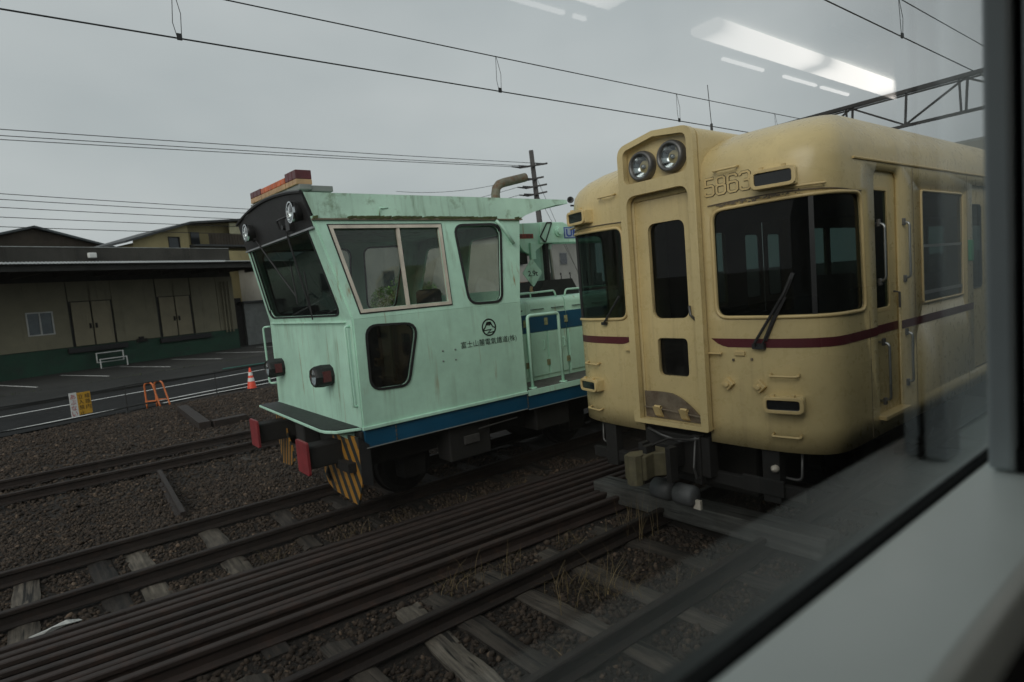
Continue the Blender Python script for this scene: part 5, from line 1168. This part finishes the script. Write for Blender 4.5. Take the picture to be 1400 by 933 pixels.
# ================================================================ ROADSIDE THINGS
def hose(name, z0, z1, mat, label, u0=-6, u1=13.6, dips=.05, cat='barrier hose', grp='barrier hoses along the road'):
    g = MB(); pts = []
    for k in range(41):
        t = k / 40; u = u0 + (u1 - u0) * t; pts.append(uv(u, 19.0, z0 + (z1 - z0) * t - dips * abs(math.sin(t * math.pi * 4))))
    g.tube(pts, .022, 6); return tag(g.build(name, mat, smooth=True), label, cat, grp)
hose('barrier_hose', .70, .50, 'rope', 'upper black hose strung between barrier posts along the road')
hose('barrier_hose', .06, -.12, 'rope', 'lower black hose strung between barrier posts along the road')
hose('hose_sleeve', .555, .50, 'teal', 'teal sleeve on the upper barrier hose near the cone', 11.4, 13.4, .0, 'hose sleeve', 'hose sleeves')
for k, (u, lab) in enumerate(((2.0, 'thin dark barrier post left of the warning signs'), (8.35, 'thin dark barrier post left of the orange pipe stand'), (11.1, 'thin dark barrier post left of the traffic cone'), (13.6, 'thin dark barrier post behind the crane vehicle'))):
    g = MB(); g.tube([uv(u, 19.02, -.27), uv(u, 19.02, .66 - .012 * (u - 2))], .014, 6); g.lathe(uv(u, 19.02, -.262), (0, 0, 1), [(0, .07), (.03, .07), (.04, .02)], 10); tag(g.build('barrier_post', 'rope'), lab, 'post', 'barrier posts along the road')
for k, (u, lab) in enumerate(((9.03, 'orange bent pipe stand, left one of the pair on the ballast edge'), (9.32, 'orange bent pipe stand, right one of the pair on the ballast edge'))):
    pts = []
    for j in range(21):
        t = j / 20; a = math.pi * t; hw2 = .10
        if t < .3: q = (-.11, -.26 + .70 * t / .3)
        elif t > .7: q = (.11 + .06 * (t - .7) / .3 * 2.0, -.26 + .70 * (1 - t) / .3)
        else: aa = math.pi * (1 - (t - .3) / .4); q = (.11 * math.cos(aa), .44 + .11 * math.sin(aa))
        pts.append(uv(u + q[0] * .55, 19.05 - q[0] * 1.2, q[1] * .96 - .01))
    st = thing('pipe_stand', uv(u, 19.05, -.26), lab, 'pipe stand', 'orange pipe stands')
    g = MB(); g.tube(pts, .025, 8); g.build('bent_pipe', 'orange', st, smooth=True)
    g = MB(); g.tube([uv(u - .08, 19.2, -.05), uv(u + .09, 18.9, -.05)], .02, 6); g.build('cross_pipe', 'orange', st)
# warning boards hung on the hoses
def board(u0, u1, z0, z1, mat, lab, nm):
    t = thing(nm, uv((u0 + u1) / 2, 18.95, z0), lab, 'sign', 'warning boards hung on the barrier')
    g = MB(); g.prism([(u0, z0), (u1, z0), (u1, z1), (u0, z1)], lambda a, b, d: uv(a, 18.95 - d, b), 0, .012); g.build('board', mat, t)
    g = MB()
    for a in (u0 + .02, u1 - .02): g.tube([uv(a, 18.945, z1 - .02), uv(a, 18.98, z1 + .06)], .005, 5)
    g.build('tie_cord', 'rope', t); return t
def vtext(t, chars, u, ztop, sz, mat):
    for k, ch in enumerate(chars):
        o = Vector(uv(u, 18.934, ztop - sz * 1.12 * (k + 1))); me = text_mesh(ch, sz * .92, sz * .92, o, U, (0, 0, 1)); link('character', me, mat, t)
b_ = board(6.92, 7.10, -.05, .60, 'white2', 'narrow white warning board with red lettering beside the yellow one', 'warning_board'); vtext(b_, 'あぶない', 6.94, .58, .138, 'redink')
b_ = board(7.105, 7.43, -.03, .58, 'signy', 'yellow warning board with black lettering hung on the barrier', 'warning_board'); vtext(b_, '線路内', 7.285, .56, .135, 'ink'); vtext(b_, '立入禁止', 7.125, .56, .135, 'ink')
# traffic cone
cn_ = thing('traffic_cone', uv(12.12, 18.62, -.25), 'red orange traffic cone with white bands by the road', 'traffic cone'); cq = Vector(uv(12.12, 18.62, -.25))
g = MB(); g.box(cq.x - .19, cq.x + .19, cq.y - .19, cq.y + .19, -.25, -.215); g.build('cone_base', 'rubber', cn_, bevel=.02)
def cr(z): return .15 - .125 * (z + .215) / .70
g = MB(); g.lathe((cq.x, cq.y, 0), (0, 0, 1), [(-.215, cr(-.215)), (.485, cr(.485)), (.49, 0)], 20); g.build('cone_body', 'cone', cn_, smooth=True)
for z0, z1 in ((.02, .14), (.22, .33)): g = MB(); g.lathe((cq.x, cq.y, 0), (0, 0, 1), [(z0, cr(z0) + .004), (z1, cr(z1) + .004)], 20); g.build('white_band', 'white2', cn_, smooth=True)

# ================================================================ UTILITY POLE, WIRES, GANTRY
up_ = thing('utility_pole', (22.2, 25, -.25), 'dark concrete utility pole with crossarms and insulators behind the crane boom', 'utility pole')
pb = Vector((22.18, 25, -.3)); pt = Vector((21.64, 25, 9.65))
def pp(z): return pb + (pt - pb) * ((z + .3) / 9.95)
g = MB(); g.tube([pb, pt], .2, 12, radii=[.2, .12]); g.build('shaft', 'pole', up_, smooth=True)
arms = []
for z, dx, dz, nm in ((8.78, 1.05, .13, 3), (8.12, .6, .08, 2), (7.70, .8, .1, 2), (7.3, .75, .1, 2)):
    c = pp(z); g = MB(); a0 = c + Vector((-dx, -.16, -dz)); a1 = c + Vector((dx * .85, -.16, dz * 1.6)); g.bar(a0, a1, .08, .09); g.build('crossarm', 'pole', up_)
    for k in range(nm):
        q = a0.lerp(a1, [.04, .28, .85][k]); g = MB(); d = Vector((-.55, .1, .04)); g.tube([q, q + d], .05, 8, radii=[.055, .03]); g.build('insulator', 'insul', up_, smooth=True); arms.append(q + d)
for z in (5.1, 4.75): c = pp(z); g = MB(); g.tube([c + Vector((-1.0, -.1, -.1)), c + Vector((-.35, -.1, 0))], .07, 8); g.build('cable_closure', 'insul', up_, smooth=True)
for k in range(8): c = pp(2.5 + .65 * k); g = MB(); g.tube([c + Vector((-.17, 0, 0)), c + Vector((.17, 0, 0))], .012, 5); g.build('step_bolt', 'grey', up_)
def cable(name, a, b, sag, r, label, cat='overhead wire', grp='power lines', n=24, mat='wire'):
    a = Vector(a); b = Vector(b); g = MB(); g.tube([a.lerp(b, k / n) - Vector((0, 0, sag * 4 * (k / n) * (1 - k / n))) for k in range(n + 1)], r, 5); return tag(g.build(name, mat), label, cat, grp)
def ext(a, b, x):   # carry a straight run on to a given x
    a = Vector(a); b = Vector(b); return a + (b - a) * ((x - a.x) / (b.x - a.x))
e0 = arms[0]; topw = [((-.346, 25.88, 9.1), 'topmost'), ((-.38, 26.7, 9.1), 'second'), ((-.406, 27.25, 9.1), 'third')]
for k, (p, nm) in enumerate(topw): cable('power_line', arms[2 - k], ext(arms[2 - k], p, -16), .12, .014, nm + ' thin power line running left from the utility pole')
low_ = [(7.60, 29.16, 31.07, 'upper line of the lower wire bundle over the warehouse'), (7.45, 29.6, 31.3, 'second line of the lower wire bundle over the warehouse'), (7.15, 29.5, 31.5, 'third line of the lower wire bundle over the warehouse'), (6.8, 29.6, 31.6, 'fourth line of the lower wire bundle over the warehouse'), (6.45, 29.7, 31.7, 'lowest line of the lower wire bundle over the warehouse')]
for k, (z, ya, yb, lab) in enumerate(low_): cable('telephone_line', (-14, ya - 2.5, z + .35), (24, yb + 3.5, z - .25), .25, .014, lab)
for k in range(3): cable('service_drop', arms[3 + 2 * k] , (16, 30 + 6 * k, 8.2 - .5 * k), .3, .012, ['upper', 'middle', 'lower'][k] + ' service wire leaving the utility pole to the left', grp='service wires')
for k, (zs, ex) in enumerate(((8.6, (40, 40, 1.5)), (7.5, (36, 36, 2.0)))): cable('guy_wire', pp(zs), ex, 0, .012, ['upper', 'lower'][k] + ' guy wire slanting right from the utility pole', grp='guy wires')
for k, (za, zb, yb) in enumerate(((5.0, 6.2, 30), (4.8, 5.4, 29))): cable('telephone_line', pp(za), (46, yb, zb), .35, .013, ['upper', 'lower'][k] + ' cable running right from the utility pole', grp='service wires')
# catenaries
def catenary(y, x0, x1, zc, drops, lab, msag):
    t = thing('catenary', (x0, y, zc), lab, 'overhead wire', 'overhead line of the tracks')
    g = MB(); g.tube([(x, y + .0 * x, zc) for x in (x0, x1)], .0085, 6); g.build('contact_wire', 'wire', t)
    def zm(x): return zc + .52 + msag * ((x - 6) / 12) ** 2
    g = MB(); g.tube([(x, y + .03, zm(x)) for x in np.linspace(x0, x1, 40)], .0075, 6); g.build('messenger_wire', 'wire', t)
    for x in drops:
        g = MB(); z1 = zm(x); g.tube([(x - .02, y, zc), (x - .05, y, zc + .3 * (z1 - zc)), (x - .01, y + .03, z1)], .004, 5); g.tube([(x + .02, y, zc), (x + .04, y, zc + .5 * (z1 - zc)), (x + .0, y + .03, z1)], .004, 5); g.box(x - .025, x + .025, y - .012, y + .012, zc - .015, zc + .05); g.build('dropper', 'wire', t)
catenary(7.37, -20, 60, 5.40, (1.52, 5.86, 10.28, 14.0), 'overhead line above the crane vehicle track', .05)
catenary(3.30, -20, 60, 5.40, (9.75, 14.6), 'overhead line above the cream train track at upper right', .05)
# gantry truss across the tracks
gt = thing('gantry', (17, 12, -.25), 'dark steel lattice gantry crossing above the cream train', 'gantry')
def gbar(nm, a, b, w_=.07, m='truss'): g = MB(); g.bar(a, b, w_, w_); return g.build(nm, m, gt)
g = MB(); g.bar((17, -6, 6.32), (17, 12.2, 6.32), .12, .09); g.bar((17, -6, 6.235), (17, 12.2, 6.235), .08, .025); g.build('top_chord', 'truss', gt)
g = MB(); g.bar((17, -6, 5.52), (17, 12.2, 5.52), .08, .065); g.build('bottom_chord', 'truss', gt)
ys = [-6 + 1.52 * k for k in range(13)]
ys = [4.52 + 1.22 * k for k in range(-8, 7)]
for k, y in enumerate(ys):
    gbar('strut', (17, y, 5.53), (17, y - .04, 6.28), .045)
    if k % 2 == 0: gbar('strut', (17, y + .09, 5.53), (17, y + .12, 6.28), .04)
    if k < len(ys) - 1: gbar('brace', (17, y + (0 if k % 2 else 1.22), 5.54), (17, y + (1.22 if k % 2 else 0), 6.27), .042)
for y in (-6, 12.2):
    g = MB(); g.box(16.85, 17.15, y - .15, y + .15, -.3, 6.4); g.build('gantry_post', 'truss', gt, bevel=.01)
for y in (3.3, 7.37):
    g = MB(); g.tube([(17, y, 5.5), (16.96, y, 5.95), (16.9, y, 6.2)], .03, 6); g.tube([(17, y + .8, 5.5), (17, y, 5.42)], .02, 6); g.build('wire_hanger', 'truss', gt)

ls = thing('loudspeaker_pole', (14.0, 14.0, -.25), 'small black yard loudspeakers on a pole behind the cream train', 'loudspeaker')
g = MB(); g.tube([(14.25, 14.0, -.3), (14.25, 14.0, 4.9)], .05, 8); g.build('pole', 'pole', ls)
for dx, dy in ((-.42, .05), (-.18, -.1)):
    g = MB(); g.lathe((14.05 + dx, 14.0 + dy, 5.02), (-.6, -.8, .1), [(-.12, .03), (0, .04), (.12, .11), (.125, .10), (.02, .0)], 12); g.build('horn', 'black', ls, smooth=True)
g = MB(); g.bar((13.6, 14.0, 4.86), (14.3, 14.0, 4.86), .05, .05); g.build('bracket', 'black', ls)
# ================================================================ THE CARRIAGE THE PICTURE IS TAKEN FROM
K = thing('passenger_carriage', (0, -1.0, 0), 'pale window sill and grey window pillar of the carriage at the right edge', 'carriage')
YG = .293; WX0, WX1, WZ0, WZ1 = -1.35, 1.70, 2.075, 3.02
# side wall with the window opening, sill, pillar, gasket and pane
wo = rpoly([(WX0, WZ0 - .03), (WX1, WZ0 - .03), (WX1, WZ1), (WX0, WZ1)], .04, 4)
sheet([(-12, .95), (40, .95), (40, 3.45), (-12, 3.45)], [wo], lambda a, b: (a, .345, b)).build('outer_wall', 'shell', K, recalc=False)  # unseen outside the window; lengthened to keep light off the cream train
SP = rpoly([(.283, 2.098), (.283, 2.04), (.153, 2.03), (.148, 2.06), (.152, 2.092), (.165, 2.10)], .008, 3)
g = MB(); g.prism(SP, lambda a, b, d: (d, a, b), -5.9, 8.9); g.build('window_sill', 'sill', K, auto=35)
g = MB(); g.box(WX0, WX1, .2835, .291, 2.03, 2.097); g.box(WX0, WX1, .295, .344, 2.02, 2.070); g.build('window_gasket', 'trim', K, bevel=.003)
# pillar at the end of the window: pale edge strip, dark slot, panel
g = MB(); g.box(1.078, 1.14, .236, .268, 2.102, 3.1); g.build('pillar_strip', 'pillar', K, bevel=.006)
g = MB(); g.box(1.10, 1.14, .226, .2355, 2.102, 3.1); g.build('pillar_slot', 'trim', K)
g = MB(); g.box(1.084, 1.11, .2255, .2352, 2.1005, 2.135); g.build('slot_stop', 'trim', K)
g = MB(); g.box(1.085, 9, .205, .2255, 2.102, 3.3); g.build('pillar_panel', 'pillar', K, bevel=.004)
g = MB(); g.box(-6, WX0, .205, .34, 2.102, 3.3); g.build('pillar_panel', 'pillar', K)
g = MB(); g.box(-6, 9, .16, .344, WZ1 - .02, 3.42); g.build('header_panel', 'lining', K)
sheet([(WX0 - .02, 2.03), (WX1 + .02, 2.03), (WX1 + .02, WZ1 + .02), (WX0 - .02, WZ1 + .02)], [], lambda a, b: (a, YG, b)).build('window_pane', 'trainpane', K, recalc=False)
# below the sill: dark lining and seat
g = MB(); g.box(-6, 9, .152, .344, 1.05, 2.028); g.build('lower_panel', 'seatcloth', K)
g = MB(); g.box(.1, 1.9, -.35, .146, 1.1, 1.55); g.box(1.55, 1.75, -.35, .146, 1.55, 2.05); g.build('seat', 'seatcloth', K, bevel=.05)
# the rest of the saloon, which the pane mirrors faintly
g = MB(); g.box(-6, 9, -2.45, .344, 1.0, 1.06); g.build('floor', M('saloon_floor', (.16, .16, .155), .6), K)
g = MB(); g.box(-6, 9, -2.45, .344, 3.40, 3.46); g.build('ceiling', 'lining', K)
g = MB(); g.box(-6, 9, -2.52, -2.46, .95, 3.46); g.build('opposite_wall', M('saloon_wall', (.34, .34, .32), .6), K)
for x in (-6, 9): g = MB(); g.box(x - .06, x, -2.46, .344, .95, 3.46); g.build('end_wall', M('saloon_end_wall', (.34, .35, .33), .6), K)
for x0, x1 in ((-.35, 1.67), (2.17, 4.9), (-2.9, -.95)):
    g = MB(); g.prism(rpoly([(-.892, 3.395), (-.892, 3.375), (-.875, 3.357), (-.785, 3.357), (-.768, 3.375), (-.768, 3.395)], .006, 2), lambda a, b, d: (d, a, b), x0, x1); lm = g.build('ceiling_lamp', 'lamp', K)
for x0 in (1.0, 2.9, 4.4):
    for k in range(7):
        g = MB(); g.box(x0 - .2, x0 + .2, -.62 + .035 * k, -.60 + .035 * k, 3.385, 3.399); g.build('vent_slat', 'pillar', K)
for x in (-4.5, -1.5, 4.5, 7): g = MB(); g.box(x, x + 1.6, -2.3, -1.75, 1.06, 1.5); g.box(x, x + 1.6, -2.4, -2.25, 1.5, 2.1); g.build('bench', 'seatcloth', K, bevel=.05)
# underframe of the carriage
g = MB(); g.box(-12, 40, -2.4, .3, .35, .99); g.build('underframe', 'under', K)

vp_ = [(-2.52, 3.461), (-2.50, 3.72)] + [(-1.09 - 1.40 * math.cos(t), 3.72 + .38 * math.sin(t)) for t in [math.pi * k / 12 for k in range(1, 12)]] + [(.33, 3.72), (.344, 3.461)]
g = MB(); g.prism(vp_, lambda a, b, d: (d, a, b), -12, 40); g.build('roof_shell', 'shell', K, auto=30)  # unseen roof, added and run long to shade the cream train's side
for x0, x1 in ((1.26, 1.60), (1.65, 1.71), (2.60, 2.95), (3.15, 3.50), (3.56, 3.90)):   # lit slots in the ceiling beside the lamps
    g = MB(); g.box(x0, x1, -1.031, -1.017, 3.388, 3.3995); g.build('lamp_slot', 'slot', K)

g = MB(); g.box(-12, 40, -2.60, -2.53, .95, 3.46); g.build('outer_wall', 'shell', K)  # unseen far side, lengthened along with the light-blocking roof
